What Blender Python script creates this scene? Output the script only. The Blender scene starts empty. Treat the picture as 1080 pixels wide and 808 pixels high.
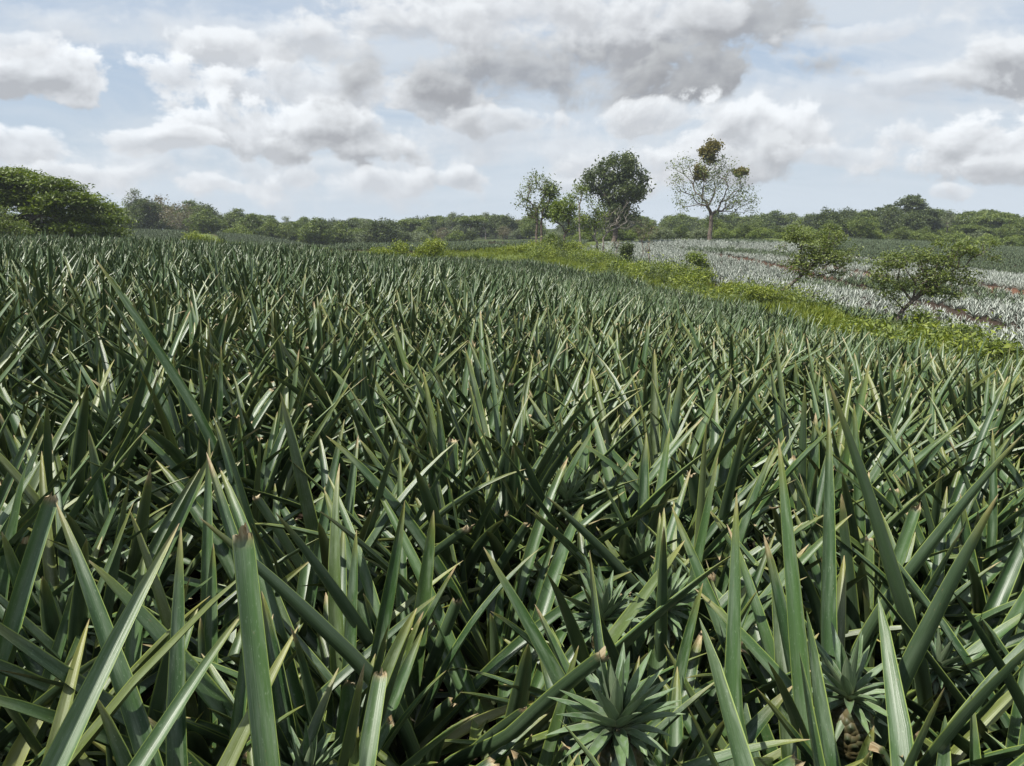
import bpy, math, random
import numpy as np
from mathutils import Vector, Matrix
R = math.radians
rng = np.random.default_rng(7)
random.seed(7)
S = bpy.context.scene
COL = S.collection

# ------------------------------------------------------------------ camera model
FPX = 771.0; PITCH = math.atan((404 - 248) / FPX); EYE = 1.75
CAM = np.array([0., 0., EYE])
FW = np.array([0., math.cos(PITCH), -math.sin(PITCH)])
UP = np.array([0., math.sin(PITCH), math.cos(PITCH)])
RT = np.array([1., 0., 0.])
def P(px, py, D):
    """photo pixel at depth D (metres along the view axis) to a place in the world"""
    return CAM + D * (FW + (px - 540) / FPX * RT + (404 - py) / FPX * UP)
def proj(p):
    q = np.asarray(p) - CAM
    d = q @ FW
    dd = np.where(d > .05, d, .05)
    return 540 + FPX * (q @ RT) / dd, 404 - FPX * (q @ UP) / dd, d

cam = bpy.data.objects.new('camera', bpy.data.cameras.new('camera')); COL.objects.link(cam)
cam.location = CAM; cam.rotation_euler = (R(90) - PITCH, 0, 0)
cam.data.sensor_width = 36; cam.data.lens = 36 * FPX / 1080
cam.data.clip_start = .05; cam.data.clip_end = 9000
S.camera = cam

# ------------------------------------------------------------------ terrain (thin-plate surface through surveyed points)
cps = []
def cp(px, py, D, off=0.): 
    p = P(px, py, D); cps.append((p[0], p[1], p[2] - off))
def cw(x, y, z): cps.append((x, y, z))
EDGE = [(1080, 392, 16), (1000, 373, 19), (900, 352, 24), (860, 340, 27), (760, 318, 36), (700, 302, 45), (640, 287, 55), (560, 273, 66)]
FAR = [(480, 269, 70), (400, 269, 65), (300, 265, 58), (140, 257, 45), (0, 251, 38)]
for a in EDGE + FAR: cp(*a, 1.0)
cw(0, 0, 0); cw(-4, 6, .30); cw(2.6, 3.7, -.22); cw(0, 3, .0); cw(-1.6, 2, .06); cw(1.6, 2, -.1)
cw(0, 8, -.08); cw(0, 20, -.42); cw(5, 14, -1.0); cw(6, 7, -.7); cw(-12, 20, .42); cw(4, 30, -1.2); cw(-10, 40, -.05)
cw(-20, 0, .5); cw(-40, 10, .9); cw(20, 0, -2.2); cw(0, -20, .2); cw(-30, -40, 0); cw(40, -40, -3); cw(60, 20, -3.6)
NEARSIL = [(1080, 370, 24.5), (1000, 356, 30), (900, 336, 37), (860, 324, 42), (760, 296, 57), (700, 284, 68), (640, 271, 80), (560, 262, 94)]
for a in NEARSIL: cp(*a, .15)
for a in [(816, 311, 38), (860, 326, 34.5), (936, 346, 28.5), (1000, 362, 24.5), (1055, 378, 20.5), (735, 289, 52), (700, 288, 56), (661, 277, 66), (597, 267, 77), (552, 264, 80)]: cp(*a)
for a in [(1080, 330, 42), (1080, 300, 62), (900, 290, 70), (1000, 310, 55), (800, 272, 85), (700, 263, 100), (700, 256, 122), (800, 255, 120),
          (860, 261, 112), (1000, 275, 105), (1080, 288, 92)]: cp(*a, .45)
for a in [(1080, 262, 160), (900, 252, 175), (980, 256, 180), (960, 246, 240), (1080, 250, 230), (1200, 280, 110), (1250, 262, 180),
          (720, 252, 210), (600, 255, 180), (800, 251, 230),
          (150, 253, 110), (220, 251, 135), (150, 247, 185), (300, 262, 120), (290, 253, 160), (350, 266, 150), (400, 268, 160), (370, 268, 185),
          (440, 262, 150), (500, 258, 120), (560, 258, 125), (450, 259, 195), (560, 253, 215), (400, 263, 215), (500, 254, 205),
          (-60, 248, 90), (-150, 248, 120), (0, 248, 120), (150, 240, 260), (300, 246, 260), (400, 250, 265), (500, 249, 265), (600, 249, 300), (700, 248.6, 330),
          (850, 248, 320), (1000, 247, 320), (1150, 247, 300), (0, 246, 240), (-200, 244, 240)]: cp(*a)
CPS = np.array(cps)
def _phi(r2): return np.where(r2 > 0, .5 * r2 * np.log(np.maximum(r2, 1e-12)), 0)
_sc = 50.0
_X = CPS[:, :2] / _sc; _n = len(CPS)
_K = _phi(((_X[:, None] - _X[None]) ** 2).sum(-1)) + np.eye(_n) * .002
_Pm = np.c_[np.ones(_n), _X]
_A = np.block([[_K, _Pm], [_Pm.T, np.zeros((3, 3))]])
_W = np.linalg.solve(_A, np.r_[CPS[:, 2], np.zeros(3)])
def ground(x, y):
    x = np.atleast_1d(np.asarray(x, float)); y = np.atleast_1d(np.asarray(y, float))
    out = np.empty(len(x))
    for i in range(0, len(x), 20000):
        q = np.c_[x[i:i+20000], y[i:i+20000]]
        r = np.hypot(q[:, 0], q[:, 1]); k = np.minimum(1, 300 / np.maximum(r, 1e-6))
        qq = q * k[:, None]
        qs = qq / _sc
        z = _phi(((qs[:, None] - _X[None]) ** 2).sum(-1)) @ _W[:_n] + _W[_n] + qs @ _W[_n+1:]
        z = np.clip(z, -9, 9)
        b = np.clip((r - 260) / 240, 0, 1)
        z = z * (1 - b) + b * (-.5 + 1.2 * np.sin(q[:, 0] / 170 + 1) * np.sin(q[:, 1] / 230))
        out[i:i+20000] = z
    return out
def g1(x, y): return float(ground(x, y)[0])

# plots, as plan polygons
def pl(px, D): 
    p = P(px, 250, D); return (p[0], p[1])
POLY_FIELD = [(-13, -3), (-60, 30), (-45, 40)] + [pl(a[0], a[2]) for a in FAR[::-1]] + [pl(a[0], a[2]) for a in EDGE[::-1]] + [(13, 11), (15, 4), (13, -3)]
NSP = [(1080, 20.5), (1000, 25), (900, 31), (860, 35.5), (760, 47), (700, 57), (640, 69), (560, 86)]
POLY_STRIP = [pl(a[0], a[2]) for a in EDGE[::-1]] + [(13, 11), (15, 4), (20, 4), (17, 13)] + [pl(*a) for a in NSP]
POLY_SILVER = [pl(a[0], a[2]) for a in NEARSIL[::-1]] + [(20, 14), (22, 4), (60, 20), pl(1230, 88), pl(1080, 90), pl(1000, 98), pl(900, 100), pl(860, 112), pl(800, 121), pl(700, 123), pl(650, 118), pl(620, 95)]
POLY_SILVER = [pl(*a) for a in NSP if a[0] >= 640][::-1] + [(17, 13), (20, 4), (70, 30), pl(1230, 88), pl(1080, 90), pl(1000, 98), pl(900, 100), pl(860, 116), pl(800, 134), pl(700, 138), pl(640, 128), pl(610, 95)]
POLY_GREEN_R = [pl(870, 115), pl(900, 102), pl(1000, 100), pl(1080, 92), pl(1230, 90), pl(1240, 150), pl(1080, 152), pl(980, 170), pl(890, 168)]
POLY_GREEN_L = [pl(-40, 100), pl(100, 92), pl(210, 98), pl(200, 130), pl(190, 175), pl(120, 180), pl(-40, 175)]
POLY_GREEN_L2 = [pl(262, 100), pl(330, 108), pl(365, 130), pl(345, 160), pl(300, 165), pl(225, 178), pl(232, 130)]
POLY_GREEN_M = [pl(345, 82), pl(440, 80), pl(560, 80), pl(610, 98), pl(620, 150), pl(560, 190), pl(470, 180), pl(400, 172), pl(375, 165), pl(385, 135)]
def inside(poly, x, y):
    c = np.zeros(len(x), bool); n = len(poly)
    for i in range(n):
        x0, y0 = poly[i]; x1, y1 = poly[(i + 1) % n]
        if y0 == y1: continue
        m = ((y0 > y) != (y1 > y)) & (x < (x1 - x0) * (y - y0) / (y1 - y0) + x0)
        c ^= m
    return c

# ------------------------------------------------------------------ helpers
def tag(o, label=None, cat=None, group=None, kind=None):
    if label: o['label'] = label
    if cat: o['category'] = cat
    if group: o['group'] = group
    if kind: o['kind'] = kind
    return o
def link(name, me, mats, parent=None):
    o = bpy.data.objects.new(name, me); COL.objects.link(o)
    for m in (mats if isinstance(mats, (list, tuple)) else [mats]):
        if m and m.name not in [x.name for x in me.materials if x]: me.materials.append(m)
    if parent: o.parent = parent
    return o
def empty(name, loc=(0, 0, 0)):
    o = bpy.data.objects.new(name, None); COL.objects.link(o); o.location = loc; o.empty_display_size = .1
    return o
def mesh_np(name, V, F, smooth=True, attrs=None, uv=None):
    """V (n,3), F (m,4) or (m,3) int"""
    me = bpy.data.meshes.new(name)
    V = np.ascontiguousarray(V, np.float32); F = np.ascontiguousarray(F, np.int32)
    k = F.shape[1]
    me.vertices.add(len(V)); me.vertices.foreach_set('co', V.ravel())
    me.loops.add(F.size); me.loops.foreach_set('vertex_index', F.ravel())
    me.polygons.add(len(F)); me.polygons.foreach_set('loop_start', np.arange(0, F.size, k, dtype=np.int32))
    me.polygons.foreach_set('use_smooth', np.full(len(F), smooth))
    me.update(calc_edges=True)
    for nm, a in (attrs or {}).items():
        a = np.ascontiguousarray(a, np.float32)
        if a.ndim == 1:
            t = me.attributes.new(nm, 'FLOAT', 'POINT'); t.data.foreach_set('value', a)
        else:
            t = me.attributes.new(nm, 'FLOAT_VECTOR', 'POINT'); t.data.foreach_set('vector', a.ravel())
    return me
def norm(v): 
    v = np.asarray(v, float); return v / (np.linalg.norm(v, axis=-1, keepdims=True) + 1e-12)

class NT:
    """small node-tree writer"""
    def __init__(s, nt): s.nt = nt; s.n = nt.nodes; s.l = nt.links
    def node(s, t, **k):
        n = s.n.new(t)
        for a, b in k.items(): setattr(n, a, b)
        return n
    def put(s, sock, v):
        if v is None: return
        if isinstance(v, bpy.types.NodeSocket): s.l.new(v, sock)
        else:
            if hasattr(sock.default_value, '__len__') and not hasattr(v, '__len__'): v = (v,) * len(sock.default_value)
            if hasattr(v, '__len__') and len(v) == 3 and len(sock.default_value) == 4: v = (*v, 1)
            sock.default_value = v
    def m(s, op, a, b=None, c=None, clamp=False):
        n = s.node('ShaderNodeMath', operation=op, use_clamp=clamp)
        for i, v in enumerate((a, b, c)): 
            if v is not None: s.put(n.inputs[i], v)
        return n.outputs[0]
    def mix(s, f, a, b, mode='MIX'):
        n = s.node('ShaderNodeMix', data_type='RGBA', blend_type=mode, clamp_factor=True)
        s.put(n.inputs[0], f); s.put(n.inputs[6], a); s.put(n.inputs[7], b)
        return n.outputs[2]
    def ss(s, v, a, b, x=0., y=1.):
        n = s.node('ShaderNodeMapRange', interpolation_type='SMOOTHSTEP')
        s.put(n.inputs[0], v); n.inputs[1].default_value = a; n.inputs[2].default_value = b; n.inputs[3].default_value = x; n.inputs[4].default_value = y
        return n.outputs[0]
    def noise(s, vec, scale, detail=4, rough=.55, dist=0., out=0):
        n = s.node('ShaderNodeTexNoise')
        if vec is not None: s.put(n.inputs['Vector'], vec)
        n.inputs['Scale'].default_value = scale; n.inputs['Detail'].default_value = detail
        n.inputs['Roughness'].default_value = rough; n.inputs['Distortion'].default_value = dist
        return n.outputs[out]
    def attr(s, nm, out='Fac'):
        n = s.node('ShaderNodeAttribute', attribute_name=nm); return n.outputs[out]
    def comb(s, x, y, z=0.):
        n = s.node('ShaderNodeCombineXYZ'); s.put(n.inputs[0], x); s.put(n.inputs[1], y); s.put(n.inputs[2], z); return n.outputs[0]
    def sep(s, v):
        n = s.node('ShaderNodeSeparateXYZ'); s.put(n.inputs[0], v); return n.outputs
    def bump(s, h, strength, dist):
        n = s.node('ShaderNodeBump'); s.put(n.inputs['Height'], h); n.inputs['Strength'].default_value = strength; n.inputs['Distance'].default_value = dist
        return n.outputs[0]
def material(name, fn, rough=.6, spec=.5, trans=0.):
    m = bpy.data.materials.new(name); m.use_nodes = True
    t = NT(m.node_tree); b = t.n['Principled BSDF']
    b.inputs['Roughness'].default_value = rough; b.inputs['Specular IOR Level'].default_value = spec
    r = fn(t, b)
    if r is not None: t.put(b.inputs['Base Color'], r)
    if trans:
        tr = t.node('ShaderNodeBsdfTranslucent'); mx = t.node('ShaderNodeMixShader'); mx.inputs[0].default_value = trans
        if isinstance(r, bpy.types.NodeSocket):
            hs = t.node('ShaderNodeHueSaturation'); hs.inputs['Value'].default_value = 1.5; hs.inputs['Saturation'].default_value = 1.15
            t.l.new(r, hs.inputs['Color']); t.l.new(hs.outputs[0], tr.inputs[0])
        t.l.new(b.outputs[0], mx.inputs[1]); t.l.new(tr.outputs[0], mx.inputs[2])
        t.l.new(mx.outputs[0], t.n['Material Output'].inputs[0])
    return m

# ------------------------------------------------------------------ materials
def pineapple_leaf(pale=0., name='pineapple_leaf', base_a=(.016, .043, .0115), base_b=(.055, .106, .031), under=(.056, .088, .046), rough=.31, edge=(.24, .31, .065), bloom=(.16, .208, .138)):
    def fn(t, b):
        u = t.attr('lu'); v = t.attr('lv'); rn = t.attr('lr'); dry = t.attr('dry'); yel = t.attr('yel')
        inf = t.node('ShaderNodeObjectInfo').outputs['Random']
        st = t.noise(t.comb(t.m('MULTIPLY', u, 26), t.m('MULTIPLY', v, 1.6), t.m('MULTIPLY', rn, 40)), 1., 3, .6)
        bl = t.noise(t.comb(t.m('MULTIPLY', u, 2.5), t.m('MULTIPLY', v, 7), t.m('MULTIPLY', rn, 91)), 1., 4, .6)
        f = t.m('ADD', t.m('MULTIPLY', rn, .6), t.m('ADD', t.m('MULTIPLY', st, .5), t.m('MULTIPLY', inf, .25)))
        c = t.mix(t.ss(f, .2, 1.05), base_a, base_b)
        c = t.mix(t.m('MULTIPLY', t.ss(bl, .42, .74), .62), c, bloom)
        fine = t.noise(t.comb(t.m('MULTIPLY', u, 70), t.m('MULTIPLY', v, 2.2), t.m('MULTIPLY', rn, 23)), 1., 2, .6)
        c = t.mix(t.ss(fine, .50, .70, 0, .38), c, tuple(x * .35 for x in base_a))
        dust = t.noise(t.comb(t.m('MULTIPLY', u, 14), t.m('MULTIPLY', v, 120), t.m('MULTIPLY', rn, 57)), 1., 2, .6)
        c = t.mix(t.ss(dust, .62, .72, 0, .4), c, tuple(x * 1.25 for x in bloom))
        # grey-green bloomed underside
        bf = t.node('ShaderNodeNewGeometry').outputs['Backfacing']
        un = t.mix(t.ss(st, .35, .65), under, tuple(x * .62 for x in under))
        c = t.mix(t.m('MULTIPLY', bf, .75), c, un)
        # pale leaf base, yellow margin, yellowing towards the tip
        c = t.mix(t.ss(v, .22, .0, 0, .85), c, (.24, .27, .13))
        au = t.m('ABSOLUTE', t.m('SUBTRACT', u, .5))
        c = t.mix(t.ss(au, .44, .49, 0, .8), c, edge)
        c = t.mix(t.m('MULTIPLY', yel, .85), c, (.30, .27, .045))
        sp = t.noise(t.comb(t.m('MULTIPLY', u, 8), t.m('MULTIPLY', v, 60), t.m('MULTIPLY', rn, 17)), 1., 2, .5)
        c = t.mix(t.ss(sp, .70, .78, 0, .5), c, (.16, .13, .06))
        c = t.mix(dry, c, t.mix(t.ss(sp, .4, .6), (.24, .17, .085), (.40, .33, .20)))
        b.inputs['Normal'].default_value = (0, 0, 0)
        t.l.new(t.bump(st, .28, .004), b.inputs['Normal'])
        t.put(b.inputs['Roughness'], t.m('ADD', rough, t.m('ADD', t.m('MULTIPLY', bl, .16), t.m('MULTIPLY', dry, .3)), clamp=True))
        return c
    return material(name, fn, rough, .5)
M_LEAF = pineapple_leaf()
M_LEAF_FAR = pineapple_leaf(name='pineapple_leaf_far_plot', base_a=(.040, .075, .035), base_b=(.10, .135, .06), rough=.45)
M_CROWNLEAF = pineapple_leaf(name='fruit_crown_leaf', base_a=(.050, .10, .038), base_b=(.12, .185, .075), under=(.17, .22, .13), rough=.38, edge=(.26, .30, .18), bloom=(.2, .25, .2))
M_SILVER = pineapple_leaf(name='kaolin_dusted_leaf', base_a=(.12, .16, .11), base_b=(.52, .55, .49), under=(.18, .22, .16), rough=.75, edge=(.45, .48, .40), bloom=(.60, .61, .58))
def _soil(t, b):
    g = t.node('ShaderNodeTexCoord').outputs['Object']
    z = t.attr('zone', 'Vector'); s = t.sep(z)
    n1 = t.noise(g, .35, 6, .6); n2 = t.noise(g, 9., 6, .65); n3 = t.noise(g, 45., 4, .6)
    soil = t.mix(t.ss(n2, .35, .65), (.020, .014, .009), (.055, .034, .020))
    red = t.mix(t.ss(n2, .35, .65), (.10, .050, .028), (.19, .085, .045))
    grass = t.mix(t.ss(n2, .3, .7), (.045, .075, .015), (.12, .14, .03))
    wood = t.mix(t.ss(n1, .3, .7), (.03, .045, .015), (.055, .07, .02))
    c = t.mix(s[0], soil, grass); c = t.mix(s[1], c, red); c = t.mix(s[2], c, wood)
    t.l.new(t.bump(t.m('ADD', n2, t.m('MULTIPLY', n3, .4)), .6, .06), b.inputs['Normal'])
    return c
M_GROUND = material('field_soil', _soil, .92, .2)
def _bark(a, c_):
    def fn(t, b):
        g = t.node('ShaderNodeTexCoord').outputs['Object']
        mp = t.node('ShaderNodeMapping'); mp.inputs['Scale'].default_value = (3, 3, .7); t.l.new(g, mp.inputs[0])
        n = t.noise(mp.outputs[0], 4, 6, .65)
        t.l.new(t.bump(n, .7, .05), b.inputs['Normal'])
        return t.mix(t.ss(n, .35, .65), a, c_)
    return fn
M_BARK = material('grey_brown_bark', _bark((.06, .045, .034), (.16, .13, .105)), .9, .2)
M_BARK_PALE = material('pale_bark', _bark((.14, .12, .10), (.30, .27, .23)), .9, .2)
def foliage(name, dark, light, trans=.22, rough=.5):
    def fn(t, b):
        r = t.attr('lr'); k = t.attr('lc')
        f = t.m('ADD', t.m('MULTIPLY', r, .55), t.m('MULTIPLY', k, .45))
        return t.mix(t.ss(f, .1, .9), dark, light)
    return material(name, fn, rough, .4, trans)
F_RAIN = foliage('rain_tree_leaves', (.035, .060, .010), (.15, .195, .025))
F_DARK = foliage('dark_tree_leaves', (.034, .054, .016), (.115, .145, .040))
F_MID = foliage('green_tree_leaves', (.050, .082, .016), (.165, .205, .042))
F_GREY = foliage('grey_green_leaves', (.075, .10, .045), (.18, .21, .10))
F_LIME = foliage('lime_leaves', (.10, .14, .015), (.25, .29, .035))
F_BRIGHT = foliage('fresh_green_leaves', (.065, .105, .015), (.19, .235, .04))
F_BROWN = foliage('brown_mistletoe_leaves', (.085, .070, .014), (.19, .165, .034))
F_OLIVE = foliage('olive_leaves', (.070, .100, .022), (.175, .215, .045))
F_TAN = foliage('dry_tan_leaves', (.09, .075, .04), (.17, .15, .075))
def _grass(t, b):
    g = t.node('ShaderNodeNewGeometry').outputs['Position']
    n = t.noise(g, .22, 5, .65); n2 = t.noise(g, 1.1, 3, .6)
    f = t.m('MULTIPLY_ADD', t.attr('lr'), .35, t.m('MULTIPLY', n2, .65))
    a = t.mix(t.ss(f, .2, .8), (.075, .115, .012), (.25, .285, .03))
    return t.mix(t.ss(n, .50, .64, 0, .8), a, t.mix(t.ss(f, .2, .8), (.035, .06, .012), (.10, .14, .03)))
F_GRASS = material('grass_blades', _grass, .55, .4, .22)

# ------------------------------------------------------------------ ground sheet
def build_ground():
    rr = np.r_[0, np.geomspace(.4, 520, 150), np.geomspace(560, 6000, 26)]
    a0 = np.r_[np.linspace(-48, 48, 190), np.linspace(50, 310, 78)]
    na = len(a0); an = np.radians(a0)
    X = np.outer(rr, np.sin(an)); Y = np.outer(rr, np.cos(an))
    V = np.c_[X.ravel(), Y.ravel()]
    z = ground(V[:, 0], V[:, 1])
    x, y = V[:, 0], V[:, 1]
    crop = inside(POLY_FIELD, x, y) | inside(POLY_SILVER, x, y) | inside(POLY_GREEN_L, x, y) | inside(POLY_GREEN_L2, x, y) | inside(POLY_GREEN_R, x, y) | inside(POLY_GREEN_M, x, y)
    crop |= (np.hypot(x, y) < 12)
    r = np.hypot(x, y)
    gr = (~crop).astype(float); wood = np.clip((r - 180) / 60, 0, 1) * gr
    red = np.zeros(len(x))
    for px, D, w in [(300, 112, 5.5), (338, 118, 4), (372, 120, 5), (830, 92, 7), (850, 84, 5), (900, 74, 5), (1075, 60, 4), (210, 120, 3)]:
        q = pl(px, D); red = np.maximum(red, np.clip(1.4 - np.hypot(x - q[0], y - q[1]) / w, 0, 1))
    i = np.arange(len(rr) - 1)[:, None] * na; j = np.arange(na)[None]; j2 = (j + 1) % na
    F = np.stack([i + j, i + na + j, i + na + j2, i + j2], -1).reshape(-1, 4)[:, ::-1]
    F = F[na:]                                            # centre fan done with triangles folded in quads
    c = [na + np.arange(na)]
    me = mesh_np('ground', np.c_[x, y, z], F, True, {'zone': np.c_[gr, red, wood]})
    o = link('ground', me, M_GROUND); tag(o, kind='structure')
    # little cap that closes the centre
    return o
build_ground()

# ------------------------------------------------------------------ pineapple leaves
SEC5 = np.array([-1, -.5, 0, .5, 1.]); SEC3 = np.array([-1, 0, 1.])
def tpar(k, cut=False):
    if cut and k >= 10: return np.r_[np.linspace(0, .965, k - 3), .978, .99, 1.]
    return np.r_[np.linspace(0, .92, k - 2), .972, 1.] if k >= 7 else np.linspace(0, 1, k)
class LeafBag:
    def __init__(s): s.V = []; s.F = []; s.A = {k: [] for k in ('lu', 'lv', 'lr', 'dry', 'yel')}; s.n = 0
    def add(s, path, wid, N0, sec=SEC5, cut=False, fold=.56, yellow=0., dryside=0., tipdry=.0, twist=0., r=None, t=None):
        """path (k,3); wid (k,) full width; N0 the upper-face direction"""
        k = len(path); T = np.gradient(path, axis=0); T = norm(T)
        N = N0 - (T @ N0)[:, None] * T if np.ndim(N0) == 1 else N0 - (T * N0).sum(1)[:, None] * T
        N = norm(N); Sd = norm(np.cross(T, N))
        if twist:
            a = np.linspace(0, twist, k)[:, None]; N, Sd = N * np.cos(a) + Sd * np.sin(a), Sd * np.cos(a) - N * np.sin(a)
        m = len(sec)
        if t is None: t = tpar(k, cut)
        h = wid[:, None] / 2
        f = fold * (1.15 - .45 * t)[:, None]
        a = np.abs(sec)[None]
        pts = path[:, None] + Sd[:, None] * (h * sec[None] * np.cos(f * a * 1.3))[..., None] + N[:, None] * (h * a ** 1.4 * np.sin(f * 1.6))[..., None]
        if cut:
            w0 = float(wid[min(3, k - 1)])
            pts[-1] += T[-1] * (rng.normal(0, .16, m) * w0)[:, None] + N[-1] * (rng.normal(0, .10, m) * w0 + rng.choice([-1, 1]) * .15 * w0)[:, None]
            pts[-2] += N[-1] * (rng.normal(0, .05, m) * w0)[:, None]
        s.V.append(pts.reshape(-1, 3))
        i = np.arange(k - 1)[:, None] * m; j = np.arange(m - 1)[None]
        F = np.stack([i + j, i + j + 1, i + m + j + 1, i + m + j], -1).reshape(-1, 4) + s.n
        s.F.append(F); s.n += k * m
        tt = np.repeat(t, m)
        s.A['lu'].append(np.tile((sec + 1) / 2, k)); s.A['lv'].append(tt * (.86 if cut else 1))
        s.A['lr'].append(np.full(k * m, rng.random() if r is None else r))
        if cut: d = np.clip((tt - .976) / .010, 0, 1) if k > 9 else np.clip((tt - .96) / .04, 0, 1) * .5
        else: d = np.clip((tt - (.985 - tipdry)) / .02, 0, 1)
        if dryside: d = np.maximum(d, (np.tile(sec, k) * np.sign(dryside) > .8) * (tt > .35) * abs(dryside))
        if k < 10: d = d * (.5 if cut else 0)
        s.A['dry'].append(d)
        s.A['yel'].append(np.clip(np.clip((tt - .88) / .12, 0, 1) * (0 if cut else .55 if k >= 10 else .08) + yellow, 0, 1))
    def mesh(s, name):
        return mesh_np(name, np.concatenate(s.V), np.concatenate(s.F), True, {k: np.concatenate(v) for k, v in s.A.items()})
def taper(t, w, cut=False, endw=.55):
    """sword leaf: narrow sheath, widest at a third, long even taper to the point"""
    if cut: return w * np.interp(t, [0, .12, .35, .75, .975, .99, 1], [.8, .9, 1, .86, endw + .12, endw + .02, endw * .62])
    return w * np.interp(t, [0, .12, .35, .62, .82, .93, .985, 1], [.85, .92, 1, .86, .57, .33, .11, .02])
def leaf_path(base, phi, th0, bend, L, k, power=1.4, sway=0., cut=False):
    t = tpar(k, cut); th = th0 + bend * t ** power; ph = phi + sway * t
    d = np.c_[np.sin(th) * np.cos(ph), np.sin(th) * np.sin(ph), np.cos(th)]
    seg = (d[1:] + d[:-1]) / 2 * (L * np.diff(t))[:, None]
    return base + np.r_[np.zeros((1, 3)), np.cumsum(seg, 0)]
def rosette_leaves(n, hs=1., fruit=False, spread=1.):
    out = []
    off = rng.random() * 6.28
    for i in range(n):
        f = (i + .5) / n
        if fruit and f < .12: continue
        phi = off + i * 2.39996 + rng.normal(0, .16)
        th0 = R(8 + 46 * f ** .7 * spread + rng.normal(0, 10))
        bend = R(6 + 30 * f ** 1.3 + rng.normal(0, 13))
        L = hs * (1.08 - .30 * abs(f - .42) / .58 - (.30 * (.25 - f) / .25 if f < .25 else 0) + rng.normal(0, .07))
        w = .065 * (1 + rng.normal(0, .14)) * (.8 if f < .1 else 1)
        cut = rng.random() < .08
        if cut: L *= rng.uniform(.62, .82)
        base = np.array([.028 * math.cos(phi), .028 * math.sin(phi), .05 + .14 * (1 - f)])
        out.append(dict(base=base, phi=phi, th0=th0, bend=bend, L=L, w=w, cut=cut, sway=rng.normal(0, .12), tw=rng.normal(0, .35),
                        yellow=.4 if (f > .85 and rng.random() < .12) else (rng.random() ** 10 * .3), td=rng.random() ** 6 * .05))
    return out
def add_leaf(bag, l, k, sec):
    p = leaf_path(l['base'], l['phi'], l['th0'], l['bend'], l['L'], k, sway=l['sway'], cut=l['cut'])
    T0 = norm(p[-1] - p[0])
    up = np.array([-math.cos(l['phi']) * .9, -math.sin(l['phi']) * .9, .45])
    bag.add(p, taper(tpar(k, l['cut']), l['w'], l['cut']), up, sec, l['cut'], fold=rng.uniform(.42, .68), yellow=l['yellow'], tipdry=l['td'], twist=l['tw'])
def make_rosette(name, n, k, sec, hs=1., fruit=False, spread=1., mat=None, wmul=1.):
    bag = LeafBag()
    for l in rosette_leaves(n, hs, fruit, spread):
        l['w'] *= wmul; add_leaf(bag, l, k, sec)
    me = bag.mesh(name); me.materials.append(mat or M_LEAF); return me

# fruit (height of its middle ~.50) and its crown
def _fruit_mat(t, b):
    g = t.node('ShaderNodeTexCoord').outputs['Object']
    vo = t.node('ShaderNodeTexVoronoi'); vo.inputs['Scale'].default_value = 46; t.l.new(g, vo.inputs['Vector'])
    d = vo.outputs['Distance']
    t.l.new(t.bump(t.m('SUBTRACT', 1, d), .9, .012), b.inputs['Normal'])
    return t.mix(t.ss(d, .1, .75), (.045, .06, .028), (.085, .07, .03))
M_FRUIT = material('green_pineapple_rind', _fruit_mat, .55, .4)
M_STEM = material('plant_stem', lambda t, b: t.mix(t.noise(t.node('ShaderNodeTexCoord').outputs['Object'], 30, 3), (.035, .05, .02), (.075, .09, .04)), .8, .3)
def lathe(name, prof, seg=14, bumpy=0.):
    a = np.linspace(0, 2 * math.pi, seg, endpoint=False)
    V = []
    for i, (r, z) in enumerate(prof):
        rr = r * (1 + bumpy * np.cos(a * (seg / 2) + (i % 2) * math.pi))
        V.append(np.c_[rr * np.cos(a), rr * np.sin(a), np.full(seg, z)])
    V = np.concatenate(V); i = np.arange(len(prof) - 1)[:, None] * seg; j = np.arange(seg)[None]; j2 = (j + 1) % seg
    F = np.stack([i + j, i + j2, i + seg + j2, i + seg + j], -1).reshape(-1, 4)
    return mesh_np(name, V, F)
ME_FRUIT = lathe('pineapple_fruit', [(.002, -.085), (.03, -.083), (.048, -.065), (.057, -.035), (.060, 0), (.057, .035), (.047, .062), (.03, .078), (.002, .082)], 16, .035)
ME_FRUIT.materials.append(M_FRUIT)
ME_STEM = lathe('stem', [(.03, -.08), (.032, .1), (.022, .2), (.012, .30), (.001, .31)], 9); ME_STEM.materials.append(M_STEM)
ME_STEMF = lathe('stem', [(.03, -.08), (.032, .1), (.020, .25), (.013, .38), (.012, .44), (.001, .445)], 9); ME_STEMF.materials.append(M_STEM)
def crown_mesh(n=44, s=1.):
    bag = LeafBag()
    for i in range(n):
        f = (i + .5) / n; phi = i * 2.39996 + rng.normal(0, .22)
        th0 = R(5 + 112 * f ** .85 + rng.normal(0, 9)); L = s * (.185 - .06 * f + rng.normal(0, .018)) * (.8 if f < .06 else 1)
        base = np.array([.012 * math.cos(phi), .012 * math.sin(phi), .035 * (1 - f)])
        p = leaf_path(base, phi, th0, R(34 - 44 * (1 - f)) , L, 7)
        w = s * (.041 - .012 * f) * np.interp(tpar(7), [0, .25, .5, .8, 1], [.7, 1, .9, .5, .03])
        bag.add(p, w, np.array([-math.cos(phi), -math.sin(phi), .5]), SEC5, False, fold=.5, r=rng.random())
    me = bag.mesh('leafy_crown'); me.materials.append(M_CROWNLEAF); return me
ME_CROWN = [crown_mesh(46, 1.05), crown_mesh(40, .95), crown_mesh(52, 1.15)]
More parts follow.
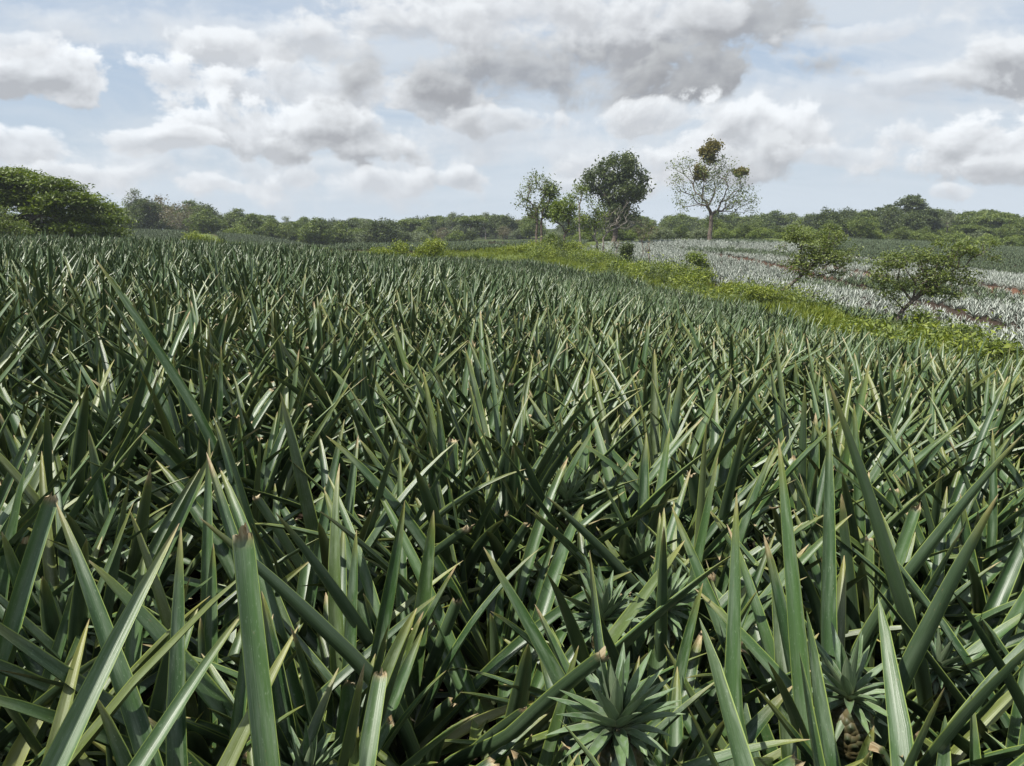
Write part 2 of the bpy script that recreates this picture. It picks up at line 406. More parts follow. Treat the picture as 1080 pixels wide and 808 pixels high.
def add_fruit(root, h, tilt=(0, 0), s=1., v=0):
    fr = bpy.data.objects.new('pineapple_fruit', ME_FRUIT); COL.objects.link(fr); fr.parent = root
    fr.location = (0, 0, h); fr.rotation_euler = (tilt[0], tilt[1], rng.random() * 6); fr.scale = (s * .86, s * .86, s * .86)
    cr = bpy.data.objects.new('leafy_crown', ME_CROWN[v % 3]); COL.objects.link(cr); cr.parent = fr; cr.location = (0, 0, .075)
    return fr

# ------------------------------------------------------------------ hand-placed leaves of the nearest plants
# tip px,py | lower px,py | width px | cut | lean (+ leans away from the viewer, upper face seen) | what it looks like
HERO = [
 ((55, 522), (3, 690), 22, 1, .10, 'a broad grey-green cropped leaf at the left edge'),
 ((59, 530), (118, 690), 26, 0, .12, 'a broad leaf curving down to the right of a cropped one at far left'),
 ((189, 552), (62, 800), 34, 0, .22, 'a very long pale leaf slanting up to the right at lower left'),
 ((260, 641), (155, 800), 29, 0, .18, 'a bright red-tipped leaf slanting right at lower left'),
 ((256, 556), (283, 800), 33, 1, .05, 'a wide upright leaf whose top is cut square at lower left'),
 ((191, 556), (188, 734), 26, 0, .10, 'a dull upright leaf behind the long pale one'),
 ((210, 546), (356, 680), 22, 0, -.10, 'a dark yellow-tipped leaf slanting down to the right'),
 ((290, 540), (372, 655), 20, 0, -.12, 'a dark yellow-edged leaf lying over to the left'),
 ((126, 680), (4, 785), 24, 0, -.10, 'a dark leaf reaching in from the lower left corner'),
 ((104, 706), (180, 754), 14, 0, .05, 'a short yellowish leaf with an orange tip'),
 ((225, 573), (221, 800), 19, 0, .10, 'a narrow bright upright leaf beside a square-cut one'),
 ((268, 524), (345, 650), 15, 1, -.10, 'a dark cropped leaf leaning left'),
 ((376, 559), (369, 735), 19, 0, .10, 'a pale spear-like upright leaf'),
 ((368, 717), (356, 803), 22, 1, .0, 'a short thick leaf cut square low at the bottom'),
 ((494, 559), (398, 638), 16, 1, -.18, 'a dark cropped leaf leaning right in the lower middle'),
 ((558, 553), (508, 635), 15, 1, -.15, 'a dark cropped leaf with a pale dry end'),
 ((588, 556), (524, 770), 15, 0, .05, 'a long leaf with a dry brown margin'),
 ((577, 524), (705, 660), 16, 0, -.15, 'a long dark leaf slanting down to the right in the middle'),
 ((483, 632), (430, 775), 17, 1, -.10, 'a dark leaf with a curled cropped end at bottom middle'),
 ((478, 741), (415, 806), 19, 1, -.15, 'a stubby cropped leaf at the bottom'),
 ((556, 752), (490, 808), 22, 1, -.15, 'a stubby cropped leaf with a brown rim at the bottom middle'),
 ((640, 693), (545, 775), 25, 1, -.20, 'a heavy cropped leaf with a curled brown end beside the big fruit crown'),
 ((502, 645), (482, 803), 12, 0, .05, 'a thin bright upright leaf'),
 ((567, 666), (724, 766), 14, 0, .05, 'a narrow leaf crossing in front of the big fruit crown'),
 ((510, 577), (630, 795), 22, 0, .08, 'a broad pale leaf sloping down right with a dry streak'),
 ((821, 462), (848, 735), 24, 0, .10, 'a long glossy upright leaf at lower right'),
 ((874, 436), (873, 640), 20, 0, .10, 'a pale grooved upright leaf right of centre'),
 ((874, 402), (945, 620), 21, 0, -.06, 'a long dark leaf leaning left at the right'),
 ((1079, 458), (965, 600), 19, 0, -.15, 'a dark yellow-edged leaf leaning right at the right edge'),
 ((1053, 521), (972, 675), 25, 0, -.12, 'a broad dark leaf leaning right at the right side'),
 ((916, 573), (1040, 720), 17, 0, -.05, 'a yellow-edged leaf sloping down to the right at lower right'),
 ((903, 695), (1020, 803), 14, 0, -.06, 'a yellow-tipped leaf crossing the lower right corner'),
 ((934, 722), (875, 805), 18, 1, -.12, 'a folded cropped leaf in front of a fruit crown'),
 ((777, 520), (775, 720), 24, 0, .08, 'a bowed leaf with a thin curved tip at right of centre'),
 ((882, 593), (830, 680), 13, 0, .10, 'a thin pale curved leaf at right of centre'),
 ((100, 272), (193, 410), 13, 0, .0, 'a tall dark leaf standing above the rest on the left'),
 ((43, 440), (5, 520), 15, 0, .05, 'a leaf with a bent yellow tip at the left edge'),
 ((1063, 397), (1020, 500), 12, 0, .12, 'a pale leaf arching to the right at the right edge'),
 ((1050, 720), (1000, 640), 0, 0, 0, ''),
]
HERO = [h for h in HERO if h[2] > 0]
FRUITS = [((655, 752), 1.55, 1.05, 'with a big open leafy fruit crown at the bottom right of the middle'),
          ((903, 722), 1.72, 1.0, 'with a grey-green fruit crown low in the right foreground'),
          ((640, 640), 2.35, .95, 'with a small fruit crown in deep shade behind the biggest crown'),
          ((600, 522), 3.2, 1., 'with a small dark fruit crown in the middle of the field'),
          ((990, 690), 2.2, .85, 'with a half hidden fruit crown near the right edge'),
          ((110, 556), 2.6, 1., 'with a fruit crown half hidden at the left'),
          ((60, 655), 2.1, .9, 'with a spiky fruit crown low at the left'),
          ((315, 800), 1.6, .8, 'with a small green fruit crown at the bottom edge'),
          ((110, 450), 3.6, 1., 'with a bright green fruit crown at the left'),
          ((700, 625), 2.2, .9, 'with a fruit crown between two upright leaves')]
plants = []      # dict(pos, leaves[hero], label, fruit)
for (px, py), D, sc, ph in FRUITS:
    p = P(px, py, D); plants.append(dict(x=p[0], y=p[1], hero=[], fruit=(p[2], sc), label=ph, segs=[]))
hero_lines = []
for tip, low, w, cut, lean, ph in HERO:
    D = .0535 * FPX / w * (1.0 if not cut else 1.0)
    D = max(D, 1.12)
    Tp = P(*tip, D + lean * .6); Lp = P(*low, D - lean * .6)
    d = norm(Lp - Tp)
    gz = g1(Lp[0], Lp[1])
    # carry on down to the plant's heart, steepening
    rem = max(.0, Lp[2] - (gz + .14))
    dn = norm(d * .75 + np.array([0, 0, -1.]) * .6)
    B = Lp + dn * min(rem / max(-dn[2], .25), .75)
    B[2] = gz + .12
    best = None
    for q in plants:
        dd = math.hypot(q['x'] - B[0], q['y'] - B[1])
        if dd < .20 and (best is None or dd < best[0]): best = (dd, q)
    if best is None:
        q = dict(x=B[0], y=B[1], hero=[], fruit=None, label='with ' + ph, segs=[]); plants.append(q)
    else: q = best[1]
    q['hero'].append((Tp, Lp, w, cut, lean))
    for s_ in np.linspace(0, 1, 7):
        hero_lines.append((*[tip[k] + (low[k] - tip[k]) * s_ for k in (0, 1)], D, w))
HL = np.array(hero_lines)

def hero_leaf_obj(q, root, h):
    Tp, Lp, w, cut, lean = h
    gz = g1(q['x'], q['y']); B = np.array([q['x'], q['y'], gz + .12])
    k = 18; d = norm(Tp - Lp); Lseg = np.linalg.norm(Tp - Lp)
    # cubic through base, lower point, tip
    C1 = B + np.array([0, 0, 1]) * .35 * np.linalg.norm(Lp - B)
    C2 = Lp - d * .35 * np.linalg.norm(Lp - B)
    t = np.linspace(0, 1, 60)[:, None]
    a = (1-t)**3*B + 3*(1-t)**2*t*C1 + 3*(1-t)*t*t*C2 + t**3*Lp
    sag = np.array([0, 0, -1.]) * (.02 * Lseg) 
    b = Lp + (Tp - Lp) * t + np.sin(t * math.pi) * -sag
    c = np.r_[a, b[1:]]
    s = np.r_[0, np.cumsum(np.linalg.norm(np.diff(c, axis=0), axis=1))]
    u = np.r_[np.linspace(0, s[-1] * .95, k - 2), s[-1] - .02, s[-1]] if not cut else np.r_[np.linspace(0, s[-1] * .965, k - 3), s[-1] * .978, s[-1] * .99, s[-1]]
    path = np.c_[[np.interp(u, s, c[:, i]) for i in range(3)]].T
    W = .0555
    wid = taper(u / s[-1], W, bool(cut), .62)
    view = norm(CAM - Lp)
    N0 = view if lean >= 0 else -view
    hor = np.array([Tp[0]-Lp[0], Tp[1]-Lp[1], 0]); 
    N0 = norm(N0 + np.array([0, 0, .55]) + np.cross(d, N0) * rng.uniform(-.5, .5))
    bag = LeafBag(); bag.add(path - B + np.array([0, 0, .12]), wid, N0, np.array([-1, -.7, -.35, 0, .35, .7, 1.]), bool(cut), fold=.5,
                             yellow=0, tipdry=.01 if not cut else 0, dryside=(.8 if w == 15 and not cut else 0), t=u / s[-1])
    me = bag.mesh('long_leaf'); 
    o = link('long_leaf', me, M_LEAF, root)
    if cut: tag(o, 'stiff leaf with a cropped dry brown end')
    return o

def ok_leaf(l, pos, rz=0, margin=9):
    p = leaf_path(l['base'], l['phi'], l['th0'], l['bend'], l['L'], 12, sway=l['sway']) + pos
    x, y, d = proj(p)
    inn = (x > -30) & (x < 1110) & (y < 830) & (y > -50)
    if np.any(inn & (d < 1.15)): return False
    for i in np.where(inn)[0]:
        dist = np.hypot(HL[:, 0] - x[i], HL[:, 1] - y[i])
        if np.any((dist < HL[:, 3] * .4 + .2 * .05 * FPX / d[i] - 1) & (HL[:, 2] > d[i] - .10)): return False
    for (fx, fy), D, sc, _ in FRUITS[:5]:
        if np.any((np.hypot(x - fx, (y - fy)) < 45 / D) & (d < D)): return False
    return True

GRP = 'pineapple plants of the near field'
def new_plant(x, y, label, fruit=None, hero=(), custom=True, me=None, sc=1., s_rot=0.):
    gz = g1(x, y)
    root = empty('pineapple_plant', (x, y, gz)); tag(root, label, 'pineapple plant', GRP)
    if custom:
        bag = LeafBag(); n = 34 if hero else 36
        for l in rosette_leaves(n, rng.uniform(.86, 1.03), bool(fruit), 1.05):
            if hero or math.hypot(x, y) < 4.3:
                if not ok_leaf(l, np.array([x, y, gz])): 
                    for _s in (.75, .55, .4):
                        l['L'] = l['L'] if _s == .75 else l['L']
                        l2 = dict(l, L=l['L'] * _s, cut=False)
                        if ok_leaf(l2, np.array([x, y, gz])): l = l2; break
                    else: continue
            add_leaf(bag, l, 14, SEC5)
        if bag.V:
            link('leaf_rosette', bag.mesh('leaf_rosette'), M_LEAF, root)
    else:
        o = bpy.data.objects.new('leaf_rosette', me); COL.objects.link(o); o.parent = root
        root.rotation_euler = (rng.normal(0, .09), rng.normal(0, .09), s_rot); root.scale = (sc, sc, sc)
    st = bpy.data.objects.new('stem', ME_STEMF if fruit else ME_STEM); COL.objects.link(st); st.parent = root
    if fruit:
        add_fruit(root, fruit[0] - .12, (rng.normal(0, .1), rng.normal(0, .1)), fruit[1], int(rng.integers(3)))
    for h in hero: hero_leaf_obj(dict(x=x, y=y), root, h)
    return root
placed = []
for q in plants:
    gz = g1(q['x'], q['y'])
    fr = (q['fruit'][0] - gz, q['fruit'][1]) if q['fruit'] else None
    new_plant(q['x'], q['y'], ' '.join(('pineapple plant ' + q['label']).split()[:16]), fr, q['hero'])
    placed.append((q['x'], q['y']))
print('hero plants', len(plants), [(round(q['x'], 2), round(q['y'], 2), len(q['hero'])) for q in plants])

# the rest of the near field: jittered planting rows
def rows(poly, dx, dy, ang, jit, skip=None):
    pp = np.array(poly); c, s = math.cos(ang), math.sin(ang)
    ext = np.abs(pp).max() * 1.5
    cx, cy = pp.mean(0)
    r = max(np.hypot(pp[:, 0] - cx, pp[:, 1] - cy)) + 1
    gx, gy = np.meshgrid(np.arange(-r, r, dx), np.arange(-r, r, dy))
    gx = gx.ravel() + rng.normal(0, jit, gx.size); gy = gy.ravel() + rng.normal(0, jit, gy.size)
    x = cx + gx * c - gy * s; y = cy + gx * s + gy * c
    m = inside(poly, x, y)
    return x[m], y[m]
x, y = rows(POLY_FIELD, .46, .46, .35, .08)
pa = np.array(placed)
dmin = np.min(np.hypot(x[:, None] - pa[None, :, 0], y[:, None] - pa[None, :, 1]), axis=1)
m = (dmin > .24) & (np.hypot(x, y) > .38)
az = np.degrees(np.arctan2(x, y)); rr_ = np.hypot(x, y)
m &= (np.abs(az) < 42) | (rr_ < 4) | ((np.abs(az) < 60) & (rr_ < 12))
x, y = x[m], y[m]; rr_ = np.hypot(x, y)
z = ground(x, y)
ppx, ppy, ppd = proj(np.c_[x, y, z + .95])
vis = (ppd > .55) & (ppx > -60) & (ppx < 1140) & (ppy < 900)
order = np.argsort(np.where(vis, rr_, 1e9))
near_idx = order[:262]; near_idx = near_idx[vis[near_idx]]
PROTO = []
for i in range(12):
    f = i % 2 == 0
    PROTO.append((make_rosette('leaf_rosette', 33, 12, SEC5, 1., f, 1.05), f))
LAB = {True: 'mature pineapple plant with leaves around a young fruit, among many alike nearby',
       False: 'mature pineapple plant with dark sword leaves and no fruit, among many alike'}
for n_, i in enumerate(near_idx):
    if rr_[i] < 3.0:
        f = rng.random() < .5
        new_plant(x[i], y[i], LAB[f], (rng.uniform(.45, .58), .9) if f else None)
    else:
        me, f = PROTO[int(rng.integers(12))]
        new_plant(x[i], y[i], LAB[f], (.5, .95) if f else None, custom=False, me=me, sc=rng.uniform(.84, 1.1), s_rot=rng.random() * 6.28)

# ------------------------------------------------------------------ scatter (geometry nodes) for what is past counting
def scatter(name, x, y, z, protos, scl, tilt=.08, label=None, cat=None):
    n = len(x)
    me = bpy.data.meshes.new(name); me.vertices.add(n); me.vertices.foreach_set('co', np.c_[x, y, z].astype(np.float32).ravel())
    a = me.attributes.new('rot', 'FLOAT_VECTOR', 'POINT'); a.data.foreach_set('vector', np.c_[rng.normal(0, tilt, n), rng.normal(0, tilt, n), rng.random(n) * 6.283].astype(np.float32).ravel())
    a = me.attributes.new('scl', 'FLOAT', 'POINT'); a.data.foreach_set('value', np.asarray(scl, np.float32) * np.ones(n, np.float32))
    a = me.attributes.new('pick', 'INT', 'POINT'); a.data.foreach_set('value', rng.integers(0, len(protos), n).astype(np.int32))
    me.update()
    o = bpy.data.objects.new(name, me); COL.objects.link(o)
    pc = bpy.data.collections.new(name + '_kinds')
    for k, pm in enumerate(protos):
        po = bpy.data.objects.new(f'{name}_kind_{k}', pm); pc.objects.link(po)
    ng = bpy.data.node_groups.new(name, 'GeometryNodeTree')
    ng.interface.new_socket('Geometry', in_out='INPUT', socket_type='NodeSocketGeometry')
    ng.interface.new_socket('Geometry', in_out='OUTPUT', socket_type='NodeSocketGeometry')
    N = ng.nodes; Lk = ng.links
    gi = N.new('NodeGroupInput'); go = N.new('NodeGroupOutput')
    ci = N.new('GeometryNodeCollectionInfo'); ci.inputs['Collection'].default_value = pc; ci.inputs['Separate Children'].default_value = True; ci.inputs['Reset Children'].default_value = True
    ip = N.new('GeometryNodeInstanceOnPoints'); ip.inputs['Pick Instance'].default_value = True
    def at(nm, dt):
        q = N.new('GeometryNodeInputNamedAttribute'); q.data_type = dt; q.inputs[0].default_value = nm; return q.outputs[0]
    mp = N.new('GeometryNodeMeshToPoints')
    Lk.new(gi.outputs[0], mp.inputs['Mesh']); Lk.new(mp.outputs[0], ip.inputs['Points'])
    Lk.new(ci.outputs[0], ip.inputs['Instance']); Lk.new(at('pick', 'INT'), ip.inputs['Instance Index'])
    er = N.new('FunctionNodeEulerToRotation'); Lk.new(at('rot', 'FLOAT_VECTOR'), er.inputs[0]); Lk.new(er.outputs[0], ip.inputs['Rotation'])
    Lk.new(at('scl', 'FLOAT'), ip.inputs['Scale']); Lk.new(ip.outputs[0], go.inputs[0])
    md = o.modifiers.new('scatter', 'NODES'); md.node_group = ng
    tag(o, label, cat, None, 'stuff')
    return o
rest = np.setdiff1d(np.arange(len(x)), near_idx)
far = rr_[rest] > 17
MID = [make_rosette('leaf_rosette_mid', 28, 8, SEC3, 1., False, 1.05) for _ in range(8)]
FARP = [make_rosette('leaf_rosette_far', 22, 5, SEC3, 1., False, 1.05, wmul=1.1) for _ in range(6)]
i = rest[~far]; j = rest[far]
scatter('pineapple_crop', np.r_[x[i], x[j]], np.r_[y[i], y[j]], np.r_[z[i], z[j]], MID, rng.uniform(.80, 1.10, len(i) + len(j)), .11,
        'sea of dark green pineapple leaves covering the field beyond the nearest plants', 'pineapple crop')
print('field plants', len(rest))

# silver plot with drainage furrows
def furrow_dist(x, y, lines):
    d = np.full(len(x), 1e9)
    for (a, b) in lines:
        a = np.array(a); b = np.array(b); ab = b - a; t = np.clip(((x - a[0]) * ab[0] + (y - a[1]) * ab[1]) / (ab @ ab), 0, 1)
        d = np.minimum(d, np.hypot(x - a[0] - t * ab[0], y - a[1] - t * ab[1]))
    return d
def hit(px, py, off=.0, D0=15, D1=260):
    Ds = np.linspace(D0, D1, 2400); p = CAM + Ds[:, None] * (FW + (px - 540) / FPX * RT + (404 - py) / FPX * UP)
    g = ground(p[:, 0], p[:, 1]) + off
    k = np.where(p[:, 2] < g)[0]
    q = p[k[0]] if len(k) else p[-1]
    return (q[0], q[1])
FUR = [[(735, 266), (790, 275), (835, 285), (900, 302), (925, 309)], [(965, 318), (1000, 330), (1045, 344), (1085, 352)], [(640, 257), (672, 257), (720, 262)], [(1010, 296), (1085, 312)], [(880, 283), (980, 300)]]
FL = []
for f in FUR:
    h = [hit(*q, off=.1, D0=22) for q in f]; FL += list(zip(h[:-1], h[1:]))
def young(n, k, w, L, mat, spread=1.3):
    bag = LeafBag()
    for i in range(n):
        f = (i + .5) / n; phi = i * 2.4 + rng.normal(0, .2)
        p = leaf_path(np.array([0, 0, .03]), phi, R(8 + 52 * f * spread / 1.3), R(8 + 22 * f), L * (1 - .2 * f) * rng.uniform(.85, 1.1), k)
        bag.add(p, taper(tpar(k), w), np.array([-math.cos(phi), -math.sin(phi), .5]), SEC3, False, fold=.4)
    me = bag.mesh('young_rosette'); me.materials.append(mat); return me
xs, ys = rows(POLY_SILVER, .52, .78, -.5, .10)
fd = furrow_dist(xs, ys, FL); nz = rng.random(len(xs))
m = (fd > .7 + .5 * rng.random(len(xs))) & (np.degrees(np.arctan2(xs, ys)) < 44) & (nz > .05)
xs, ys = xs[m], ys[m]
SIL = [young(17, 5, .085, .72, M_SILVER) for _ in range(6)]
GRN = [young(15, 5, .07, .55, M_LEAF_FAR) for _ in range(4)]
# patches where the white dusting is missing
pn = np.sin(xs * .21 + 1.3 * np.sin(ys * .13)) + np.sin(ys * .17 + xs * .05 + 2) + rng.normal(0, .45, len(xs))
grn = pn > 1.05
scatter('silver_pineapple_crop', xs[~grn], ys[~grn], ground(xs[~grn], ys[~grn]), SIL, rng.uniform(.55, .98, (~grn).sum()), .12,
        'whitish powdered young pineapple plants covering the plot across the grass strip', 'pineapple crop')
x2, y2 = [], []
for po, a in ((POLY_GREEN_R, .3), (POLY_GREEN_L, .2), (POLY_GREEN_L2, .6), (POLY_GREEN_M, -.3)):
    u, v = rows(po, .62, .95, a, .1); k = (np.degrees(np.abs(np.arctan2(u, v))) < 42); x2.append(u[k]); y2.append(v[k])
x2 = np.concatenate(x2 + [xs[grn]]); y2 = np.concatenate(y2 + [ys[grn]])
scatter('distant_pineapple_crop', x2, y2, ground(x2, y2), GRN, rng.uniform(.9, 1.4, len(x2)), .1, 'grey-green pineapple plots on the far slopes below the woods', 'pineapple crop')
print('silver', len(xs), 'far', len(x2))

# ------------------------------------------------------------------ grass strip
def tuft(n, h, w):
    V = []; F = []; r = []
    for i in range(n):
        a = rng.random() * 6.28; b = rng.random() * 6.28; rad = rng.random() * .16
        p = np.array([rad * math.cos(a), rad * math.sin(a), -.02]); hh = h * rng.uniform(.5, 1.1); ln = rng.uniform(.1, .55) * hh
        d = np.array([math.cos(b), math.sin(b), 0]); sd = np.array([-d[1], d[0], 0]) * w
        n0 = len(V)
        V += [p - sd, p + sd, p + np.array([0, 0, hh * .6]) + d * ln * .35 + sd * .8, p + np.array([0, 0, hh * .6]) + d * ln * .35 - sd * .8,
              p + np.array([0, 0, hh]) + d * ln + sd * .1, p + np.array([0, 0, hh]) + d * ln - sd * .1]
        F += [(n0, n0+1, n0+2, n0+3), (n0+3, n0+2, n0+4, n0+5)]; r += [rng.random()] * 6
    me = mesh_np('grass_tuft', np.array(V), np.array(F), True, {'lr': np.array(r), 'lc': np.full(len(V), rng.random())}); me.materials.append(F_GRASS); return me
gx, gy = rows(POLY_STRIP, .26, .26, .1, .09)
EXTRA = [[pl(420, 72), pl(500, 74), pl(560, 68), pl(600, 95), pl(540, 95), pl(440, 82)], [pl(200, 100), pl(260, 98), pl(232, 130), pl(205, 128)],
         [pl(0, 40), pl(140, 47), pl(300, 60), pl(400, 67), pl(400, 75), pl(300, 68), pl(140, 52), pl(-50, 46)],
         [(13, 12), (15, 4), (22, 4), (20, 14)], [pl(600, 95), pl(640, 80), pl(660, 120), pl(620, 122)]]
for e in EXTRA:
    u, v = rows(e, .4, .4, .2, .12); gx = np.r_[gx, u]; gy = np.r_[gy, v]
k = rng.random(len(gx)) > .1; gx, gy = gx[k], gy[k]
scatter('grass', gx, gy, ground(gx, gy), [tuft(26, .42, .012) for _ in range(5)], rng.uniform(.45, 1.1, len(gx)) * (1 + .45 * np.sin(gx * .9 + 1.7 * np.sin(gy * .31)) * np.sin(gy * .53)), .15, 'tall yellow-green grass on the strip between the two plots', 'grass')

def weed(n, h, mat):
    C = rng.normal(0, 1, (n, 3)) * np.array([.20, .20, .0]) + np.c_[np.zeros(n), np.zeros(n), np.abs(rng.normal(.5, .3, n)) * h]
    V, F, a, b = leaf_cards(C, .048, .6, rng.random(n), .4); me = mesh_np('weed', V, F, False, {'lr': a, 'lc': b}); me.materials.append(mat); return me
# ------------------------------------------------------------------ trees
def tubes(edges, seg=6):
    """edges: (p0, r0, p1, r1)"""
    V = []; F = []; n = 0; a = np.linspace(0, 2 * math.pi, seg, endpoint=False)
    j = np.arange(seg); j2 = (j + 1) % seg; f0 = np.stack([j, j2, seg + j2, seg + j], -1)
    for p0, r0, p1, r1 in edges:
        d = norm(p1 - p0); u = norm(np.cross(d, [0.3, .9, .1])); v = np.cross(d, u)
        ring = np.cos(a)[:, None] * u + np.sin(a)[:, None] * v
        V.append(p0 + ring * r0); V.append(p1 + ring * r1); F.append(f0 + n); n += 2 * seg
    return np.concatenate(V), np.concatenate(F)
def leaf_cards(C, size, up=.5, lc=None, narrow=.45):
    n = len(C)
    nrm = norm(rng.normal(0, 1, (n, 3)) + np.array([0, 0, up * 2])); t = norm(np.cross(nrm, rng.normal(0, 1, (n, 3)))); b = np.cross(nrm, t)
    s = size * rng.uniform(.6, 1.35, n)[:, None]
    V = np.stack([C - t * s, C - b * s * narrow + nrm * s * .12, C + t * s, C + b * s * narrow + nrm * s * .12], 1).reshape(-1, 3)
    F = np.arange(4 * n).reshape(-1, 4)
    return V, F, np.repeat(rng.random(n), 4), np.repeat(lc if lc is not None else np.full(n, .5), 4)
def skeleton(base, fork, targets, r0, jit=.12, taper_k=.5, lean=None):
    """branches reach every target from the trunk, thin where they carry little"""
    nodes = []; par = []; plen = []
    nt = 5
    for i in range(nt):
        f = i / (nt - 1); q = base + (fork - base) * f
        if 0 < i < nt - 1: q = q + rng.normal(0, jit * .25, 3) * np.array([1, 1, 0])
        nodes.append(q); par.append(i - 1); plen.append(0.)
    order = np.argsort(np.linalg.norm(targets - fork, axis=1))
    tid = []
    H = np.linalg.norm(fork - base) + 1e-6
    for t in targets[order]:
        A = np.array(nodes); d = np.linalg.norm(A - t, axis=1)
        cost = d + .45 * np.array(plen) + np.where(A[:, 2] > t[2] + .05 * H, (A[:, 2] - t[2]) * 1.2, 0) + np.where(np.arange(len(A)) < nt - 2, 1e3, 0)
        k = int(np.argmin(cost)); a = A[k]; L = d[k]
        ns = 2 if L > jit * 3 else 1
        last = k
        for s in range(1, ns + 1):
            q = a + (t - a) * s / ns
            if s < ns: q = q + rng.normal(0, L * .08, 3) + np.array([0, 0, L * .06])
            plen.append(plen[last] + float(np.linalg.norm(q - nodes[last]))); nodes.append(q); par.append(last); last = len(nodes) - 1
        tid.append(last)
    cnt = np.zeros(len(nodes))
    for i in tid: cnt[i] += 1
    for i in range(len(nodes) - 1, 0, -1): cnt[par[i]] += cnt[i]
    cnt = np.maximum(cnt, 1); rad = r0 * (cnt / cnt[0]) ** taper_k
    for i in range(nt): rad[i] = r0 * (1.15 - .25 * i / (nt - 1))
    rad[0] *= 1.25
    E = [(nodes[par[i]], min(rad[par[i]], rad[i] * 1.6) if i >= nt else rad[par[i]], nodes[i], rad[i]) for i in range(1, len(nodes))]
    return E
def sample_blobs(blobs, n, shell=.0):
    """blobs: (centre, radii) ellipsoids -> n points, fuller to the outside when shell > 0"""
    vol = np.array([r[0] * r[1] * r[2] for c, r in blobs]) ** .8; vol /= vol.sum()
    out = []
    for (c, r), k in zip(blobs, rng.multinomial(n, vol)):
        d = norm(rng.normal(0, 1, (k, 3))); rad = (shell + (1 - shell) * rng.random(k)) ** (1 / 2.2)
        out.append(np.asarray(c) + d * rad[:, None] * np.asarray(r))
    return np.concatenate(out)
def tree_meshes(base, fork, blobs, nt, nl, lsize, r0, clump, shell=.3, up=.5, jit=.2, flat=1., taper_k=.5, narrow=.45):
    T = sample_blobs(blobs, nt, shell)
    E = skeleton(base, fork, T, r0, jit, taper_k)
    V, F = tubes(E)
    tm = mesh_np('trunk', V - base, F)
    cm = None
    if nl:
        C = np.repeat(T, nl, axis=0) + rng.normal(0, 1, (nt * nl, 3)) * clump * np.array([1, 1, flat])
        lc = np.repeat(rng.random(nt), nl)
        V, F, a, b = leaf_cards(C, lsize, up, lc, narrow)
        cm = mesh_np('crown', V - base, F, False, {'lr': a, 'lc': b})
    return tm, cm
def build_tree(name, label, base, fork, blobs, nt, nl, lsize, r0, clump, fmat, bmat=None, group=None, cat='tree', extra=None, **k):
    base = np.asarray(base, float)
    tm, cm = tree_meshes(base, np.asarray(fork, float), blobs, nt, nl, lsize, r0, clump, **k)
    root = empty(name, base); tag(root, label, cat, group)
    link('trunk' if cat == 'tree' else 'stems', tm, bmat or M_BARK, root)
    if cm: link('crown' if cat == 'tree' else 'foliage', cm, fmat, root)
    return root
def at(px, D):
    """foot of something seen in column px at depth D, on the ground"""
    z = -2.
    for _ in range(5):
        x = (px - 540) / FPX * D; y = (D - (EYE - z) * math.sin(PITCH)) / math.cos(PITCH); z = g1(x, y)
    return np.array([x, y, z - .05])
def pblob(px, py, rx, ry, D, dd=0., rd=None):
    """ellipsoid from its size in metres as measured on the photo"""
    k = D / FPX; return (P(px, py, D + dd), (rx * k, (rd if rd else rx) * k, ry * k))

wx, wy = rows(POLY_STRIP, .5, .5, .7, .16)
wn = np.sin(wx * .8 + 2 * np.sin(wy * .21)) + np.sin(wy * .43 + wx * .3) + rng.normal(0, .5, len(wx)); k = wn > .2; wx, wy = wx[k], wy[k]
scatter('weeds', wx, wy, ground(wx, wy), [weed(130, .55, m_) for m_ in (F_BRIGHT, F_LIME, F_LIME, F_DARK, F_MID)], rng.uniform(.5, 2.1, len(wx)), .15, 'rough broad-leaved weeds among the grass of the strip', 'weeds')
# great rain tree on the left: umbrella tiers of foliage
D = 78; b = at(-25, D); kk = D / FPX
tiers = []
for (px, py, rx, ry) in [(-25, 187, 44, 11), (15, 190, 34, 10), (45, 197, 30, 10), (75, 211, 26, 9), (100, 224, 20, 9), (117, 236, 14, 9), (122, 248, 10, 8), (-80, 190, 40, 12), (-120, 205, 40, 12), (-150, 225, 26, 14),
                         (5, 206, 24, 5), (60, 215, 24, 5), (30, 224, 20, 4), (88, 232, 20, 5), (-40, 208, 26, 5), (62, 238, 20, 4), (10, 236, 18, 4), (100, 245, 16, 5), (40, 248, 20, 4), (80, 251, 20, 4), (-60, 232, 24, 5), (-100, 240, 24, 5), (0, 196, 26, 9), (20, 212, 26, 8), (-10, 218, 24, 8), (45, 226, 22, 7), (70, 246, 20, 7), (20, 244, 22, 7), (105, 236, 14, 7)]:
    for s_ in range(4 if ry > 5 else 2):
        dd = rng.uniform(-.75, .75) * math.sqrt(max(0, 1 - ((px + 25) / 165) ** 2)) * 12
        lift = (dd / 13) ** 2 * 22 if py < 215 else 0
        tiers.append(pblob(px + rng.normal(0, 5), py - 4 + lift * .7, rx * .62, ry * .62, D, dd, rx * .6))
build_tree('rain_tree', 'huge spreading dark green umbrella tree at the left edge of the field', b, b + np.array([1.0, 0, 2.6]), tiers, 1350, 85, .19, .62, .8, F_RAIN, shell=.2, up=1.0, flat=.24, jit=.5)
D = 66; b = at(-6, D)
build_tree('broadleaf_tree', 'lighter green bushy tree in front of the huge dark umbrella tree', b, b + np.array([.1, 0, 1.]), [pblob(-10, 232, 22, 16, D), pblob(8, 240, 20, 9, D), pblob(22, 246, 14, 7, D), pblob(-38, 228, 24, 22, D)], 150, 70, .11, .16, .42, F_MID, flat=.45, up=.9)

